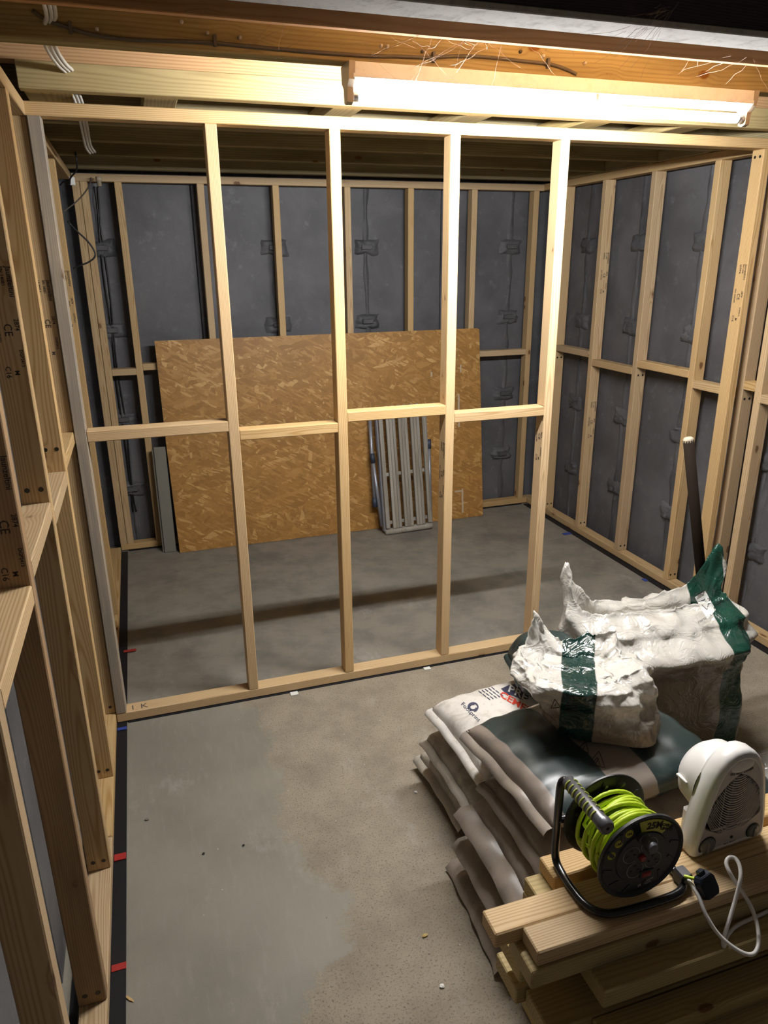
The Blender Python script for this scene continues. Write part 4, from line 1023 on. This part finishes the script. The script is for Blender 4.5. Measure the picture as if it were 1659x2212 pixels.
def dtext(body, s, p0, ex, ey, mat, bold=.0, name='lettering'):
    me = text_mesh(s, 1., extrude=0., bold=bold); return decal(body, me, p0, ex, ey, mat, name)
def dpoly(body, pts, mat, name='printed_shape', lift=.0008):
    bm = bmesh.new(); bm.faces.new([bm.verts.new((x, y, 0)) for x, y in pts]); bmesh.ops.triangulate(bm, faces=bm.faces)
    for _ in range(3): bmesh.ops.subdivide_edges(bm, edges=list(bm.edges), cuts=1, use_grid_fill=True)
    me = bpy.data.meshes.new(name); bm.to_mesh(me); bm.free(); return decal(body, me, (0, 0), (1, 0), (0, 1), mat, name, lift)
def dline(body, pts, w, mat, name='printed_line'):
    bm = bmesh.new(); L = []
    P2 = []
    for a, b in zip(pts, pts[1:]):
        k = max(2, int((Vector(b)-Vector(a)).length/5))
        P2 += [Vector(a).lerp(Vector(b), i/k) for i in range(k)]
    P2.append(Vector(pts[-1]))
    for i, p in enumerate(P2):
        t_ = (P2[min(i+1, len(P2)-1)]-P2[max(i-1, 0)]).normalized(); nn = Vector((-t_.y, t_.x))*w/2
        L.append((bm.verts.new((*(p+nn), 0)), bm.verts.new((*(p-nn), 0))))
    for A, B in zip(L, L[1:]): bm.faces.new((A[0], B[0], B[1], A[1]))
    me = bpy.data.meshes.new(name); bm.to_mesh(me); bm.free(); return decal(body, me, (0, 0), (1, 0), (0, 1), mat, name, .0014)
# cement sack top: baseline direction runs down to the right
dpoly(k3b, [(1082, 1488), (1100, 1480), (1128, 1476), (1140, 1496), (1142, 1510), (1128, 1512), (1110, 1504), (1094, 1500)], 'print_navy')
dtext(k3b, 'PREMIUM', (1096, 1493), (26, 14), (7, -21), 'packer_white', .02)
dtext(k3b, 'CEMENT', (1078, 1504), (22, 13), (8, -17), 'print_red', .02)
dtext(k3b, 'CEMEX', (996, 1494), (9, 10), (9, -9), 'print_navy', .01)
for k in range(3): dline(k3b, [(989+k*5, 1497-k*1.5), (998+k*5, 1487-k*1.5)], 3.2, 'print_red')
dtext(k3b, 'Contents 25 kg', (968, 1492), (8.5, 9), (7, -8), 'print_navy')
dtext(k3b, 'Footprint', (995, 1522), (10, 10), (9, -9), 'print_navy')
dline(k3b, [(1012, 1487), (1030, 1500), (1055, 1527)], 1.6, 'print_navy')
for r_ in (9, 6.5):
    dline(k3b, [(1022+r_*1.15*math.cos(t_), 1528+r_*math.sin(t_)) for t_ in [i*.35+r_ for i in range(15)]], 3.4, 'print_navy')
for k in range(5):
    for j in range(3):
        dline(k3b, [(1034+k*7+j*9, 1493+j*7-k*2.), (1041+k*7+j*9, 1498.5+j*7-k*2.)], 1.6, 'print_navy')
def triangle(body, p, s, ang, mat='ink'):
    c = Vector(p); v = [c+Vector((math.cos(ang+k*2.0944), math.sin(ang+k*2.0944)))*s for k in range(3)]
    dline(body, [tuple(q) for q in v+[v[0]]], 1.5, mat); dline(body, [tuple(c+Vector((-s*.12, s*.2))), tuple(c-Vector((-s*.12, s*.3)))], 1.4, mat)
triangle(gsb, (1261, 1617), 15, -1.3); triangle(gsb, (1290, 1645), 22, -1.4); triangle(gsb, (1288, 1648), 11, -1.4)
triangle(smlf, (1200, 1522), 12, -1.7); triangle(smlf, (1236, 1518), 15, -1.57)
for k in range(3): dline(smlf, [(1222, 1534+k*3), (1252, 1530+k*3)], 1., 'ink')
dpoly(bigf, [(1500, 1290), (1524, 1276), (1546, 1318), (1528, 1338)], 'packer_white', lift=.0012)
triangle(bigf, (1523, 1303), 15, 1.3)
for k in range(4): dline(bigf, [(1505+k*.5, 1294-k*3), (1521+k*.5, 1285-k*3)], 1.2, 'ink')
dtext(bigf, 'RECYCLABLE', (1536, 1326), (-5, 3), (2, 6), 'ink')

# ================================================================== SMALL THINGS LAST
lying_sack('sand_sack', (1.285, -.80, .3535), .22, .20, .19, 'film_dark', 'dark crumpled sack slumped on the printed cement sack behind the small open one', 15.1, math.radians(-14), fin=.012)
def debris(px, py, size, mat, label, seed, cat='debris', long=1.):
    c = P(px, py, 2, 0.); bm = bmesh.new(); bmesh.ops.create_icosphere(bm, subdivisions=2, radius=1.)
    for v in bm.verts:
        k = 1+.45*noise.noise(v.co*1.6+Vector((seed, 0, 0))); v.co = Vector((v.co.x*size*long*k, v.co.y*size*k, v.co.z*size*.45*k))
    zmin = min(v.co.z for v in bm.verts)
    for v in bm.verts: v.co.z -= zmin
    o = link(cat, bm_mesh(bm, cat), mat); o.location = (c.x, c.y, .0003); o.rotation_euler.z = seed; tag(o, label, cat, 'crumbs on the floor'); return o
debris(279, 2158, .0035, 'wood_pine', 'thin pale wood splinter lying beside the black strip', 2.3, 'splinter', 4.5)
debris(318, 1771, .006, 'cement_board', 'pale crumb of mortar near the red packer', 1.1)
debris(526, 1827, .004, 'screw_dark', 'tiny dark crumb next to a pale scuff on the smooth screed', 4.)
debris(440, 1845, .004, 'screw_dark', 'dark speck of grit on the smooth screed', .6)
debris(918, 2022, .005, 'wood_treated', 'wood chip on the floor beside the timber pile', 3.3, 'wood_chip', 1.8)
debris(898, 1712, .005, 'packer_white', 'white crumb on the floor beside the paper sack stack', 2.)
debris(955, 2132, .006, 'packer_white', 'white flake on the rough concrete near the timber pile', .9)
# crumpled clear wrapping on the floor behind the heater
t = NT('film_clear'); t.col((.75, .72, .68)); t.b.inputs['Alpha'].default_value = .38; MAT['film_clear'] = t.set(Roughness=.12, Specular_IOR_Level=.6)
bm = bmesh.new(); bmesh.ops.create_grid(bm, x_segments=40, y_segments=34, size=.5)
for v in bm.verts:
    x, y = v.co.x*.44, v.co.y*.34; h = .06*(1-max(abs(v.co.x), abs(v.co.y))*2)**.5 if max(abs(v.co.x), abs(v.co.y)) < .5 else 0
    r_ = (.5-abs(noise.noise(Vector((x*9, y*9, 2.)))))*.06+(.5-abs(noise.noise(Vector((x*22, y*22, 5.)))))*.02
    v.co = Vector((x+.03*noise.noise(Vector((x*6, y*6, 7.))), y+.03*noise.noise(Vector((x*6, y*6, 1.))), max(.0015, h*.5+r_*min(1, h*25))))
pw = link('plastic_wrap', bm_mesh(bm, 'plastic_wrap', True), 'film_clear'); pw.location = (2.20, -1.10, .0005); tag(pw, 'crumpled clear plastic wrapping lying on the floor beyond the fan heater', 'wrapping')
